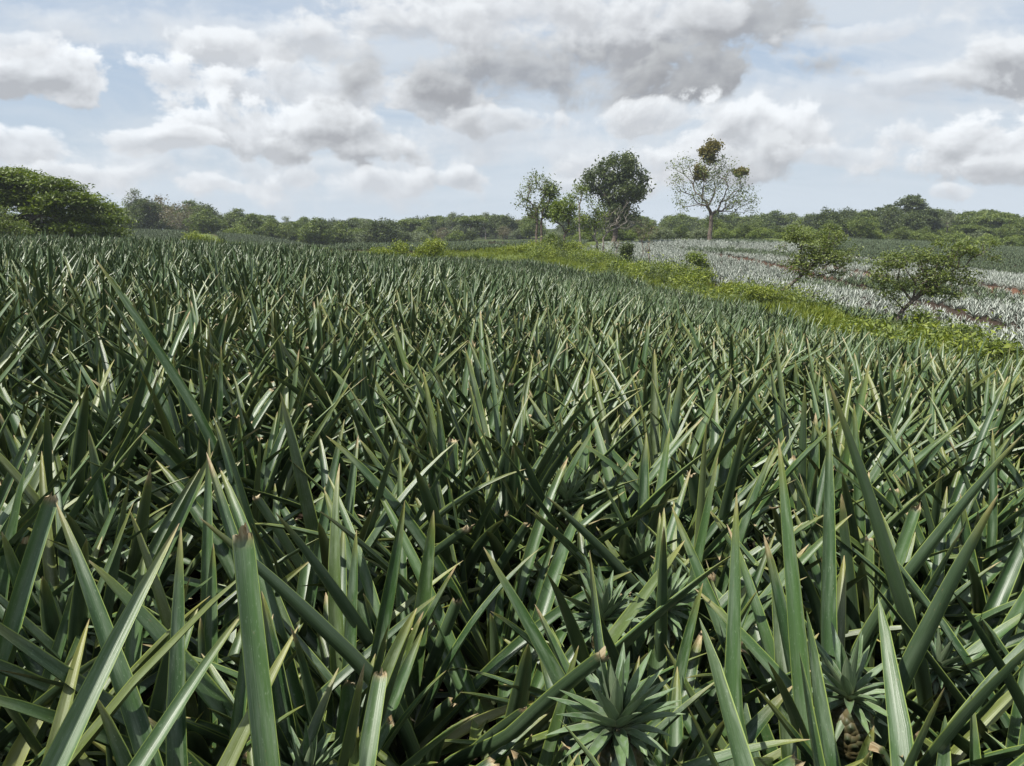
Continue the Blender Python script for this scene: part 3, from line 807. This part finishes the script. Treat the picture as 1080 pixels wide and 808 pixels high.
# ridge trees (right of centre)
D = 128; b = at(647, D); f = P(650, 232, D)
build_tree('broadleaf_tree', 'tall full-crowned grey-green tree, biggest of the cluster right of centre', b, f,
    [pblob(648, 178, 20, 15, D), pblob(630, 190, 17, 13, D), pblob(668, 190, 15, 14, D), pblob(650, 203, 24, 14, D), pblob(672, 203, 11, 10, D), pblob(645, 222, 17, 14, D), pblob(658, 228, 15, 12, D), pblob(622, 196, 9, 7, D), pblob(662, 172, 9, 7, D)],
    150, 80, .28, .42, .60, F_DARK, shell=.35, up=.35, jit=.4)
D = 130; b = at(749, D); f = P(750, 226, D)
T_ = build_tree('broadleaf_tree', 'tall airy tree with brown mistletoe balls standing alone on the ridge', b, f,
    [pblob(720, 175, 14, 11, D), pblob(713, 190, 10, 7, D), pblob(719, 204, 10, 10, D), pblob(716, 219, 7, 5, D), pblob(745, 185, 18, 18, D), pblob(762, 178, 14, 14, D), pblob(778, 192, 13, 14, D), pblob(787, 208, 12, 10, D), pblob(774, 214, 15, 12, D), pblob(742, 208, 13, 12, D), pblob(762, 200, 13, 12, D), pblob(790, 222, 7, 5, D), pblob(757, 226, 7, 5, D)],
    200, 24, .18, .36, .55, F_OLIVE, M_BARK, shell=.2, up=.3, jit=.5, taper_k=.55)
# mistletoe balls belong to the tree
for (px, py, rx, ry) in [(753, 156, 9, 7), (748, 165, 7, 7), (738, 183, 6.5, 8), (780, 182, 6, 4.5), (742, 160, 5, 4)]:
    c, r = pblob(px, py, rx, ry, D)
    C = np.asarray(c) + (rng.normal(0, .34, (8, 3))[rng.integers(0, 8, 900)] + rng.normal(0, .34, (900, 3))) * np.array(r)
    V, F, a_, b_ = leaf_cards(C - b, .27, .3, rng.random(900))
    link('mistletoe_clump', mesh_np('mistletoe_clump', V, F, False, {'lr': a_, 'lc': b_}), F_BROWN, T_)
D = 96
b = at(566, D)
build_tree('broadleaf_tree', 'slender open-crowned tree leftmost of the cluster right of centre', b, P(566, 230, D),
    [pblob(566, 192, 12, 9, D), pblob(555, 205, 9, 9, D), pblob(560, 222, 9, 8, D), pblob(574, 196, 9, 9, D), pblob(551, 213, 7, 5, D)], 75, 20, .15, .17, .34, F_OLIVE, M_BARK, shell=.2, up=.2)
b = at(571, D)
build_tree('broadleaf_tree', 'thin tree growing close beside the leftmost slender tree of the cluster', b, P(571, 232, D),
    [pblob(579, 202, 8, 11, D), pblob(576, 222, 8, 9, D), pblob(585, 222, 7, 8, D)], 60, 34, .19, .16, .4, F_MID, M_BARK, shell=.2, up=.2)
D = 79
b = at(597, D)
build_tree('broadleaf_tree', 'small fresh green tree with a crooked forked trunk and big leaves', b, P(595, 250, D),
    [pblob(597, 217, 14, 6, D), pblob(590, 227, 10, 7, D), pblob(603, 225, 9, 7, D), pblob(584, 222, 6, 5, D), pblob(605, 240, 6, 4, D)], 60, 34, .15, .13, .3, F_BRIGHT, M_BARK, up=.5, jit=.3)
D = 77; b = at(613, D)
build_tree('broadleaf_tree', 'spindly pole-like tree with a small tuft of leaves near its top', b, P(611, 215, D),
    [pblob(609, 199, 8, 5, D), pblob(605, 206, 5, 4, D), pblob(616, 205, 4, 5, D), pblob(615, 232, 5, 8, D)], 40, 20, .12, .09, .22, F_BRIGHT, M_BARK_PALE, up=.4)
D = 78; b = at(630, D)
build_tree('broadleaf_tree', 'low tree with bare grey twigs and a few green leaves below the tallest crown', b, P(630, 256, D),
    [pblob(624, 222, 7, 12, D), pblob(620, 240, 7, 8, D), pblob(632, 230, 8, 14, D)], 60, 16, .13, .12, .3, F_BRIGHT, M_BARK_PALE)
b = at(637, D)
build_tree('bare_tree', 'leafless pinkish-grey twiggy tree in front of the tallest crown of the cluster', b, P(636, 252, D),
    [pblob(648, 228, 13, 13, D), pblob(660, 222, 9, 12, D), pblob(640, 238, 8, 10, D), pblob(665, 236, 8, 7, D)], 150, 0, .1, .10, .3, None, M_BARK_PALE, shell=.1)
D = 84; b = at(678, D)
build_tree('bare_tree', 'sparse nearly leafless shrub right of the tallest tree', b, P(678, 262, D),
    [pblob(680, 243, 11, 9, D), pblob(690, 240, 6, 6, D), pblob(670, 240, 6, 8, D)], 80, 3, .10, .05, .3, F_TAN, M_BARK, shell=.1)

# leaning trees on the strip
D = 38; b = at(816, D)
build_tree('leaning_tree', 'small tree leaning right on the strip, farther and left of two leaning trees', b, P(846, 290, D),
    [pblob(836, 246, 10, 9, D), pblob(860, 258, 20, 15, D), pblob(878, 272, 22, 10, D), pblob(848, 274, 17, 9, D), pblob(843, 289, 8, 5, D), pblob(880, 252, 13, 9, D), pblob(872, 243, 7, 5, D), pblob(899, 262, 8, 5, D), pblob(826, 262, 6, 5, D), pblob(905, 275, 6, 4, D), pblob(888, 243, 6, 4, D), pblob(836, 236, 5, 4, D), pblob(860, 288, 13, 7, D), pblob(835, 280, 9, 6, D), pblob(885, 285, 9, 5, D)],
    290, 22, .072, .085, .16, F_OLIVE, M_BARK, shell=.2, up=.7, jit=.25, flat=.6)
D = 28.5; b = at(936, D)
build_tree('leaning_tree', 'low spreading tree leaning right with a dark forked trunk, nearer of two leaning trees', b, P(962, 318, D),
    [pblob(945, 276, 18, 10, D), pblob(975, 272, 18, 8, D), pblob(985, 290, 22, 10, D), pblob(1012, 288, 14, 8, D), pblob(1012, 262, 18, 7, D), pblob(1030, 268, 12, 6, D), pblob(928, 292, 13, 9, D), pblob(937, 306, 11, 9, D), pblob(955, 298, 14, 9, D), pblob(1000, 276, 16, 8, D), pblob(1018, 298, 10, 5, D), pblob(1042, 258, 9, 5, D), pblob(1052, 272, 6, 4, D), pblob(922, 276, 7, 5, D), pblob(958, 262, 8, 4, D), pblob(992, 256, 8, 4, D), pblob(1038, 288, 7, 4, D), pblob(918, 305, 6, 5, D), pblob(985, 306, 14, 7, D), pblob(945, 318, 8, 6, D), pblob(1005, 312, 9, 5, D)],
    450, 22, .056, .085, .13, F_OLIVE, M_BARK, shell=.15, up=.7, jit=.25, flat=.6)

# bushes
def bush(name, label, px, D, blobs, fmat, n=60, nl=40, ls=.07, cl=.16, group=None, **k):
    b = at(px, D)
    return build_tree(name, label, b, b + np.array([0, 0, .15]), [pblob(*q, D) for q in blobs], n, nl, ls, .035, cl, fmat, M_BARK, group, 'bush', jit=.1, **k)
bush('bush', 'dark leafy bush at the foot of the nearer leaning tree', 976, 27., [(975, 345, 13, 11), (985, 352, 12, 9), (960, 352, 14, 5), (970, 332, 8, 8)], F_MID, 130, 34, .045, .11)
bush('bush', 'light green spreading bush on the strip near the right edge', 1055, 20.5, [(1055, 370, 17, 8), (1040, 382, 12, 6), (1070, 378, 10, 8)], F_BRIGHT, 120, 36, .04, .09)
bush('bush', 'ragged low green bush left of the nearer leaning tree trunk', 915, 28.5, [(915, 345, 20, 5), (935, 347, 12, 6), (900, 343, 8, 5)], F_BRIGHT, 100, 36, .045, .09)
bush('bush', 'deep green bush in the shade under the farther leaning tree', 860, 34.5, [(850, 328, 14, 6), (868, 335, 12, 5)], F_MID, 90, 36, .06, .12)
bush('bush', 'bright green bush on the strip just left of the farther leaning tree', 808, 37, [(806, 311, 12, 7), (825, 318, 12, 6), (795, 306, 8, 5)], F_LIME, 90, 36, .06, .13)
bush('sapling', 'round-headed pale green sapling standing on the strip', 737, 52, [(735, 272, 10, 5), (741, 279, 6, 5)], F_BRIGHT, 50, 34, .08, .16)
bush('bush', 'dark bush with a yellow flowering side right of the pale sapling', 746, 50, [(744, 293, 10, 5), (752, 297, 6, 4)], F_MID, 50, 40, .08, .15)
bush('bush', 'olive bush on the strip left of the pale sapling', 705, 55, [(703, 291, 14, 7), (713, 295, 8, 4)], F_LIME, 80, 40, .085, .18)
bush('bush', 'narrow dark green column-shaped bush on the far part of the strip', 661, 66, [(661, 262, 6, 5), (660, 270, 5.5, 6), (663, 277, 4, 5)], F_DARK, 60, 45, .11, .17)
bush('bush', 'yellow-green bush sprawling in front of the slender tree trunks', 552, 78, [(540, 267, 15, 5), (558, 264, 14, 6), (572, 268, 10, 4)], F_LIME, 120, 40, .10, .24)
bush('bush', 'rounded dark bush left of the crooked forked trunk', 583, 79, [(582, 257, 9, 9), (590, 263, 6, 6)], F_MID, 80, 45, .11, .24)
bush('bush', 'lime green bush among the slim trunks on the strip', 605, 75, [(604, 263, 10, 6), (645, 276, 8, 4), (625, 272, 10, 4)], F_LIME, 90, 40, .11, .25)
bush('bush', 'yellow bush at the far edge of the field left of centre', 408, 68, [(400, 268, 11, 4), (415, 270, 12, 4), (422, 262, 9, 5)], F_LIME, 100, 40, .10, .22)
bush('bush', 'taller yellow-green bush at the far edge of the field, right of the yellow one', 457, 73, [(458, 258, 11, 5), (456, 264, 13, 5), (447, 266, 7, 4)], F_LIME, 90, 40, .10, .24)
bush('bush', 'golden green bush on the bank between the two far left plots', 205, 98, [(205, 251, 9, 4), (217, 256, 10, 4), (228, 258, 7, 3)], F_LIME, 80, 40, .13, .3)
bush('bush', 'dark reddish-brown low thicket beyond the far edge of the field', 507, 100, [(490, 263, 8, 2), (505, 262, 10, 2.2), (520, 260, 9, 2.5), (532, 260, 5, 2.3)], foliage('red_brown_leaves', (.03, .018, .012), (.07, .045, .03)), 120, 30, .14, .2)
bush('bush', 'low bright bush on the lower right end of the strip', 1005, 23.8, [(1015, 378, 10, 3), (1000, 374, 8, 3)], F_LIME, 60, 34, .04, .08)
bush('bush', 'dense green bush between the olive bush and the pale sapling', 722, 54, [(720, 292, 10, 5), (730, 297, 8, 4)], F_MID, 70, 38, .08, .16)
bush('bush', 'wide lime bush downhill of the yellow flowering bush', 775, 46, [(772, 305, 14, 5), (788, 309, 10, 4)], F_LIME, 90, 38, .07, .15)
bush('bush', 'dark rounded bush beside the foot of the farther leaning tree', 838, 37, [(836, 321, 12, 6), (828, 315, 7, 5)], F_MID, 80, 38, .065, .14)
bush('bush', 'long low green bush halfway between the two leaning trees', 885, 33, [(880, 334, 13, 4), (897, 338, 9, 4)], F_BRIGHT, 90, 38, .055, .12)
bush('bush', 'yellowish low bush just below the narrow dark column-shaped bush', 675, 63, [(672, 283, 12, 4), (684, 286, 9, 4)], F_LIME, 80, 38, .09, .2)
bush('bush', 'green bush at the foot of the spindly pole-like tree', 618, 75, [(616, 272, 10, 5), (630, 274, 8, 4)], F_MID, 80, 38, .10, .2)
bush('bush', 'shaggy dark bush under the left part of the tree cluster', 593, 76, [(592, 262, 8, 7), (600, 268, 8, 5)], F_DARK, 70, 38, .10, .2)
bush('bush', 'spreading green bush between the stump and the narrow dark bush', 640, 69, [(640, 276, 9, 4), (650, 279, 7, 4)], F_MID, 70, 38, .09, .18)
bush('bush', 'large rough green bush below the nearer leaning tree, to its right', 1015, 24.6, [(1012, 352, 15, 8), (1000, 358, 12, 7), (1030, 360, 11, 6)], F_MID, 130, 36, .045, .10)
bush('bush', 'dark green bush hugging the trunk foot of the nearer leaning tree', 948, 27, [(945, 348, 13, 6), (930, 346, 9, 5)], F_DARK, 100, 36, .05, .10)
bush('bush', 'small green bush at the very right edge of the strip', 1076, 19, [(1078, 388, 9, 6)], F_BRIGHT, 50, 34, .04, .08)
for i_, (px, D) in enumerate(((650, 70), (683, 63))):
    b = at(px, D)
    build_tree('tree_stump', ['short dead stump with broken twigs on the strip below the tallest tree', 'forked dead stump right of the narrow dark bush'][i_], b, b + np.array([.05, 0, 1.3]),
               [(b + np.array([0, 0, 1.9]), (.35, .3, .5))], 12, 4, .09, .07, .15, F_TAN, M_BARK_PALE, None, 'stump')

# ------------------------------------------------------------------ woods: crowns copied from a set of built kinds
KINDS = []
def kind(hh, ww, fmat, blobs, nt, nl, ls, cl, bm=None, shell=.35, flat=.6, up=.8):
    base = np.zeros(3)
    bl = [(np.array([x_ * ww, y_ * ww, z_ * hh]), (rx * ww, rx * ww, rz * hh)) for x_, y_, z_, rx, rz in blobs]
    tm, cm = tree_meshes(base, np.array([0, 0, hh * .35]), bl, nt, nl, ls, hh * .022, cl, shell, up, .5, flat)
    tm.materials.append(bm or M_BARK)
    if cm: cm.materials.append(fmat)
    KINDS.append((tm, cm))
ROUND = [(0, 0, .68, .32, .22), (.26, .05, .58, .26, .18), (-.27, -.04, .56, .26, .18), (.02, -.28, .5, .26, .18), (0, .26, .52, .26, .18), (.1, -.1, .82, .2, .14), (-.15, .1, .35, .3, .15), (.2, -.15, .32, .28, .14)]
UMB = [(0, 0, .86, .3, .10), (.32, 0, .80, .24, .09), (-.32, .05, .79, .24, .09), (0, .3, .8, .25, .09), (.05, -.3, .8, .25, .09), (.2, -.1, .62, .25, .06)]
LOW = [(0, 0, .5, .4, .3), (.35, 0, .4, .3, .28), (-.35, 0, .4, .3, .28), (0, -.3, .35, .35, .3), (.1, .2, .75, .2, .15)]
SPARSE = [(0, 0, .85, .18, .12), (.2, .1, .7, .18, .12), (-.2, 0, .66, .18, .12), (.1, -.15, .55, .2, .12)]
kind(11, 11, F_MID, ROUND, 170, 34, .34, .6)          # 0 rounded green
kind(11, 10, F_DARK, ROUND, 170, 34, .34, .6)         # 1 rounded dark
kind(10, 12, F_MID, UMB, 130, 36, .34, .55, flat=.35) # 2 flat topped
kind(7, 10, F_BRIGHT, LOW, 150, 34, .32, .55)         # 3 low light bush-tree
kind(12, 8, F_GREY, SPARSE, 90, 14, .27, .6, M_BARK_PALE)   # 4 thin airy emergent
kind(9, 9, F_TAN, ROUND, 130, 9, .26, .6, M_BARK_PALE) # 5 half bare tan
kind(12, 9, F_DARK, UMB, 110, 36, .34, .55, flat=.4)  # 6 dark emergent umbrella
kind(8, 11, F_GREY, LOW, 150, 34, .32, .55)           # 7 low grey-green
KN = ['rounded mid-green', 'rounded dark', 'flat-topped green', 'low light-green', 'thin airy emergent', 'half-bare tan', 'dark umbrella-shaped', 'low grey-green']
def plant_tree(k, x_, y_, s, label, group=None, zs=1.):
    z_ = g1(x_, y_)
    root = empty('forest_tree', (x_, y_, z_ - .2)); root.rotation_euler = (0, 0, rng.random() * 6.28); root.scale = (s, s, s * zs)
    tag(root, label, 'tree', group)
    for nm, me in zip(('trunk', 'crown'), KINDS[k]):
        if me:
            o = bpy.data.objects.new(nm, me); COL.objects.link(o); o.parent = root
    return root
ZONES = [  # polygon (px, D), count, kinds, group phrase
 ([(125, 192), (235, 188), (240, 250), (110, 260)], 26, [0, 0, 1, 2, 3, 7], 'the wood behind the far left plots'),
 ([(235, 186), (350, 182), (350, 250), (235, 250)], 40, [0, 0, 1, 2, 3, 7], 'the wood left of centre on the skyline'),
 ([(350, 184), (445, 192), (445, 260), (350, 255)], 40, [0, 1, 1, 2, 7, 7], 'the wood in the dip left of centre'),
 ([(445, 200), (560, 214), (575, 290), (445, 280)], 44, [0, 1, 2, 3, 7, 5], 'the wood behind the field centre'),
 ([(870, 182), (1000, 186), (1010, 260), (880, 260)], 40, [1, 1, 0, 6, 1, 3], 'the dark wood on the right skyline'),
 ([(1000, 170), (1110, 165), (1110, 240), (1010, 240)], 30, [2, 0, 3, 2, 7], 'the wood at the right edge'),
 ([(795, 160), (1100, 153), (1100, 168), (800, 178)], 36, [3, 3, 3, 0], 'the light green hedge line below the right wood'),
 ([(575, 150), (800, 152), (800, 185), (575, 185)], 44, [3, 7, 3, 0], 'the low thicket beyond the silvery plot'),
 ([(-160, 200), (110, 200), (110, 280), (-160, 280)], 22, [0, 1, 2], 'the wood behind the umbrella tree'),
]
SHAPE = {0: 'rounded mid-green tree', 1: 'rounded dark green tree', 2: 'flat-topped green tree', 3: 'low light-green tree', 4: 'thin airy tree', 5: 'half-bare tan tree', 6: 'dark umbrella-shaped tree', 7: 'low grey-green tree'}
for poly, n, ks, ph in ZONES:
    pg = [pl(*q) for q in poly]; pgx = np.array(pg)
    got = 0; pts = []
    tries = 0
    while got < n and tries < 4000:
        tries += 1
        q = rng.uniform(pgx.min(0), pgx.max(0))
        if not inside(pg, np.array([q[0]]), np.array([q[1]]))[0]: continue
        if any(math.hypot(q[0] - a, q[1] - b) < (3. if 'hedge' in ph or 'thicket' in ph else 4.) for a, b in pts): continue
        k = ks[got % len(ks)]; pts.append(tuple(q)); got += 1
        s = rng.uniform(.62, 1.25) * (.42 if 'hedge' in ph else .36 if 'thicket' in ph else .85 if 'umbrella' in ph or 'behind the far left' in ph else .68)
        plant_tree(k, q[0], q[1], s, f'{SHAPE[k]} in {ph}', ph)
# standout trees of the skyline
for px, D, k, s, zs, lab in [
   (364, 215, 6, .95, 1.05, 'small dark mushroom-shaped tree rising above the skyline left of centre'),
   (386, 225, 4, .95, 1.05, 'thin see-through tree on the skyline right of the mushroom-shaped one'),
   (411, 215, 1, 1.05, 1.05, 'broad dark domed tree on the skyline between the thin tree and the field centre'),
   (302, 215, 4, .9, 1.1, 'wispy double-topped tree on the skyline left of centre'),
   (321, 220, 6, .75, 1.1, 'small flat dark tree on the skyline left of the mushroom-shaped one'),
   (168, 200, 5, 1.2, 1.15, 'half-bare tan tree left of the far left wood, next to pale twiggy crowns'),
   (192, 195, 5, 1.15, 1.0, 'broad half-bare tan tree right of its twin in the far left wood'),
   (270, 210, 4, .9, 1.05, 'pale airy tree on the skyline above the far left plots'),
   (146, 215, 4, 1.0, 1.15, 'pale-topped thin tree on the skyline right of the umbrella tree'),
   (478, 235, 4, 1.0, 1.1, 'airy round-topped tree on the skyline left of the tree cluster'),
   (512, 240, 4, 1.05, 1.0, 'wispy tree on the skyline halfway to the tree cluster'),
   (534, 240, 6, .8, .9, 'small dark tree on the skyline just left of the tree cluster'),
   (497, 195, 1, .55, .8, 'small dark bushy tree at the wood edge behind the centre of the field'),
   (957, 205, 6, 1.15, 1.25, 'tallest dark spreading tree on the right skyline'),
   (912, 200, 6, .95, 1.0, 'flat dark tree at the left end of the right skyline wood'),
   (938, 205, 1, 1.1, 1.1, 'dense dark round tree just left of the tallest tree on the right skyline'),
   (978, 205, 1, 1.05, 1.1, 'dense dark round tree just right of the tallest tree on the right skyline'),
   (998, 190, 4, .9, 1.1, 'light green airy tree right of the dark skyline wood'),
   (1048, 190, 2, 1.05, 1.1, 'broad flat-topped tree at the right edge of the skyline'),
   (876, 185, 2, .75, .9, 'small flat-topped tree left of the right skyline wood'),
   (1072, 185, 0, .85, 1.0, 'rounded tree cut by the right edge of the picture')]:
    q = pl(px, D); s *= .95 if px < 230 else .72; plant_tree(k, q[0], q[1], s, lab, None, zs)
# hazy far wood, one mass to the horizon
def farwood():
    xs_, ys_ = [], []
    for az0, az1, r0_, r1_, n in ((-60, 60, 300, 900, 1500), (-60, 60, 800, 2500, 1600), (4, 24, 270, 420, 260)):
        a = np.radians(rng.uniform(az0, az1, n)); r = np.sqrt(rng.uniform(r0_**2, r1_**2, n)); xs_.append(r * np.sin(a)); ys_.append(r * np.cos(a))
    x_ = np.concatenate(xs_); y_ = np.concatenate(ys_)
    return x_, y_
fx, fy = farwood()
WK = [k[1] for k in (KINDS[0], KINDS[1], KINDS[7], KINDS[2])]
scatter('distant_wood', fx, fy, ground(fx, fy) - 1.5, WK, rng.uniform(.5, 1.0, len(fx)) , .03, 'far-off hazy wood along the horizon', 'wood')

# ------------------------------------------------------------------ light
SUN_EL, SUN_AZ = R(60), R(-112)       # azimuth from +Y towards +X
sd = np.array([math.sin(SUN_AZ) * math.cos(SUN_EL), math.cos(SUN_AZ) * math.cos(SUN_EL), math.sin(SUN_EL)])
sl = bpy.data.lights.new('sun', 'SUN'); sl.energy = 5.0; sl.angle = R(.53); sl.color = (1., .955, .88)
so = bpy.data.objects.new('sun', sl); COL.objects.link(so); so.rotation_euler = Vector(sd).to_track_quat('Z', 'Y').to_euler()

W = bpy.data.worlds.new('World'); S.world = W; W.use_nodes = True
t = NT(W.node_tree); bg = t.n['Background']
sky = t.node('ShaderNodeTexSky', sky_type='NISHITA'); sky.sun_disc = False; sky.sun_elevation = SUN_EL; sky.sun_rotation = SUN_AZ
sky.air_density = 1.2; sky.dust_density = 1.5; sky.ozone_density = 1.5
gen = t.node('ShaderNodeTexCoord').outputs['Generated']
sx, sy, sz = t.sep(gen)
az = t.m('ARCTAN2', sx, sy); el = t.m('ARCSINE', sz)
def n2d(vec, scale, detail, rough, dist=0., out=0):
    n = t.node('ShaderNodeTexNoise', noise_dimensions='2D'); t.l.new(vec, n.inputs['Vector'])
    n.inputs['Scale'].default_value = scale; n.inputs['Detail'].default_value = detail; n.inputs['Roughness'].default_value = rough; n.inputs['Distortion'].default_value = dist
    return n.outputs[out]
def vmath(op, a, b=None, c=None, out=0):
    n = t.node('ShaderNodeVectorMath', operation=op)
    for i, v in enumerate((a, b, c)):
        if v is not None: t.put(n.inputs[i], v)
    return n.outputs[out]
vec = t.comb(az, el, 0.)
warp = n2d(vec, 6., 2, .5, out=1)
wv = vmath('MULTIPLY_ADD', warp, (.05, .035, 0), vec)                    # ragged outlines
stv = vmath('MULTIPLY', wv, (1., 1.35, 0))
N1 = n2d(stv, 13., 7, .56)
N2 = n2d(vmath('ADD', stv, (-.006, .016, 0)), 13., 4, .5)
PUFF = t.m('MULTIPLY_ADD', N1, 3.1, -1.55 + 1.22)
EMB = t.m('MULTIPLY_ADD', t.m('SUBTRACT', N1, N2), 2.6, .72)
base = t.mix(.72, sky.outputs[0], (3.4, 4.2, 5.4))
zz = t.m('ADD', sz, .22)
pv = t.comb(t.m('DIVIDE', sx, zz), t.m('DIVIDE', sy, zz), 0.)
mp = t.node('ShaderNodeMapping'); mp.inputs['Rotation'].default_value = (0, 0, R(25)); mp.inputs['Scale'].default_value = (.6, 1.3, 1); t.l.new(pv, mp.inputs[0])
ci = n2d(mp.outputs[0], 1.5, 6, .6, .5)
veil = t.ss(t.m('MULTIPLY_ADD', az, .13, ci), .30, .64, .10, .85)
c = t.mix(veil, base, (5.1, 5.55, 6.05))
c = t.mix(t.ss(el, .0, .20, .85, .0), c, (4.75, 5.35, 5.95))
TINT = np.array([.955, .99, 1.025])
CLK = {}
def cl(px, py, rx, ry, op=.9, top=7.0, bot=3.6, soft=.45):
    global c
    rx *= CLX; ry *= CLX; top = top * 1.03; bot = bot * .93 if bot > 3 else bot * 1.05
    d = norm(P(px, py, 1) - CAM); a0 = math.atan2(d[0], d[1]); e0 = math.asin(d[2])
    d2 = norm(P(px + rx, py, 1) - CAM); ra = abs(math.atan2(d2[0], d2[1]) - a0); d3 = norm(P(px, py - ry, 1) - CAM); re = abs(math.asin(d3[2]) - e0)
    a0 += .025; e0 += .0175
    q = vmath('MULTIPLY_ADD', wv, (1 / ra, 1 / re, 0), (-a0 / ra, -e0 / re, 0))
    soft *= .85
    m_ = t.m('SUBTRACT', PUFF, vmath('LENGTH', q, out=1))
    al = t.node('ShaderNodeMapRange', interpolation_type='SMOOTHSTEP'); t.l.new(m_, al.inputs[0]); al.inputs[2].default_value = soft; al.inputs[4].default_value = op
    sh = t.m('MULTIPLY_ADD', m_, -.42, t.m('ADD', vmath('DOT_PRODUCT', q, (0, .5, 0), out=1), EMB), clamp=True)
    col = t.mix(sh, tuple(TINT * bot + np.array([0, 0, .1])), tuple(TINT * top))
    c = t.mix(al.outputs[0], c, col)
STR = .094
CLX = 1.12
for a in [(600, 10, 270, 50, .8, 6.6, 4.9, 1.), (300, 185, 260, 26, .6, 6.7, 5.5, 1.), (900, 110, 230, 55, .5, 6.5, 5.5, 1.), (560, 150, 300, 34, .6, 6.7, 5.4, 1.), (250, 40, 200, 30, .5, 6.6, 5.5, 1.), (110, 195, 80, 16, .6, 6.8, 5.6, .7),
          (240, 62, 60, 24, .85, 7.1, 5.0, .6), (180, 84, 48, 22, .9, 7.4, 5.0, .45), (330, 98, 110, 26, .85, 7.1, 4.8, .6),
          (300, 138, 90, 26, .9, 7.3, 4.4, .5), (385, 148, 66, 24, .9, 6.6, 3.5, .55), (460, 106, 56, 26, .9, 7.2, 3.9, .5),
          (38, 80, 62, 27, .95, 7.5, 4.0, .4), (10, 42, 36, 14, .7, 7.0, 5.2, .6), (38, 153, 46, 20, .85, 7.2, 5.2, .55), (165, 147, 46, 13, .85, 7.1, 5.0, .55), 
          (490, 188, 46, 11, .8, 6.9, 4.6, .6), (335, 188, 34, 10, .6, 7.0, 5.4, .6),
          (540, 78, 185, 40, .9, 5.2, 2.7, 1.), (650, 40, 120, 42, .85, 5.6, 3.2, .9), (560, 18, 180, 28, .75, 6.9, 5.2, .9), (738, 84, 54, 30, .95, 4.1, 2.4, .6), (805, 22, 66, 34, .9, 4.4, 2.8, .7), (770, 12, 34, 18, .75, 6.8, 5.0, 1.),
          (772, 146, 88, 34, .9, 7.2, 4.5, .55), (690, 170, 70, 22, .6, 6.8, 5.2, .8), (806, 170, 44, 18, .8, 6.0, 3.9, .6),
          (872, 76, 44, 14, .8, 4.8, 3.5, .8), (1055, 74, 54, 26, .9, 6.6, 3.4, .6), (1020, 156, 88, 34, .95, 7.2, 4.1, .5), (960, 145, 40, 20, .8, 7.0, 5., .55), (1000, 205, 28, 8, .7, 6.6, 5., .6), (240, 196, 60, 11, .8, 6.7, 5.1, .6), (410, 192, 50, 10, .7, 6.7, 5.2, .6), (80, 190, 60, 12, .7, 6.7, 5.2, .6), (1070, 182, 60, 14, .8, 6.4, 4.3, .6), (620, 200, 60, 8, .6, 6.7, 5.3, .7), (430, 30, 80, 22, .7, 6.9, 4.6, .7), (330, 48, 50, 18, .6, 6.9, 4.8, .6), (690, 128, 60, 16, .75, 7.0, 4.8, .5), (540, 128, 60, 14, .7, 6.8, 4.6, .6), (900, 40, 70, 12, .5, 6.7, 5.4, .8), (960, 95, 60, 12, .5, 6.7, 5.2, .7), (880, 165, 50, 10, .6, 6.7, 5.0, .6)]: cl(*a)
t.put(bg.inputs[0], c); bg.inputs[1].default_value = STR
W.cycles.sampling_method = 'NONE'

# haze
def haze():
    me = bpy.data.meshes.new('haze')
    x0, x1, y0, y1, z0, z1 = -2600, 2600, -60, 2700, -12, 24
    V = [(x0, y0, z0), (x1, y0, z0), (x1, y1, z0), (x0, y1, z0), (x0, y0, z1), (x1, y0, z1), (x1, y1, z1), (x0, y1, z1)]
    me.from_pydata(V, [], [(0, 3, 2, 1), (4, 5, 6, 7), (0, 1, 5, 4), (1, 2, 6, 5), (2, 3, 7, 6), (3, 0, 4, 7)])
    m = bpy.data.materials.new('haze_air'); m.use_nodes = True; q = NT(m.node_tree); q.n.remove(q.n['Principled BSDF'])
    v = q.node('ShaderNodeVolumePrincipled'); v.inputs['Color'].default_value = (.82, .9, 1, 1); v.inputs['Density'].default_value = .00024
    q.l.new(v.outputs[0], q.n['Material Output'].inputs['Volume'])
    tag(link('haze', me, m), 'thin bluish haze over the far woods', 'haze', kind='stuff')
HAZE = True
if HAZE: haze()

S.view_settings.view_transform = 'Standard'; S.view_settings.look = 'None'; S.view_settings.exposure = .52; S.view_settings.gamma = 1
S.render.engine = 'CYCLES'
S.cycles.use_denoising = True
S.cycles.max_bounces = 5; S.cycles.diffuse_bounces = 2; S.cycles.glossy_bounces = 2; S.cycles.transmission_bounces = 3; S.cycles.volume_bounces = 0; S.cycles.transparent_max_bounces = 4
S.cycles.sample_clamp_indirect = 4
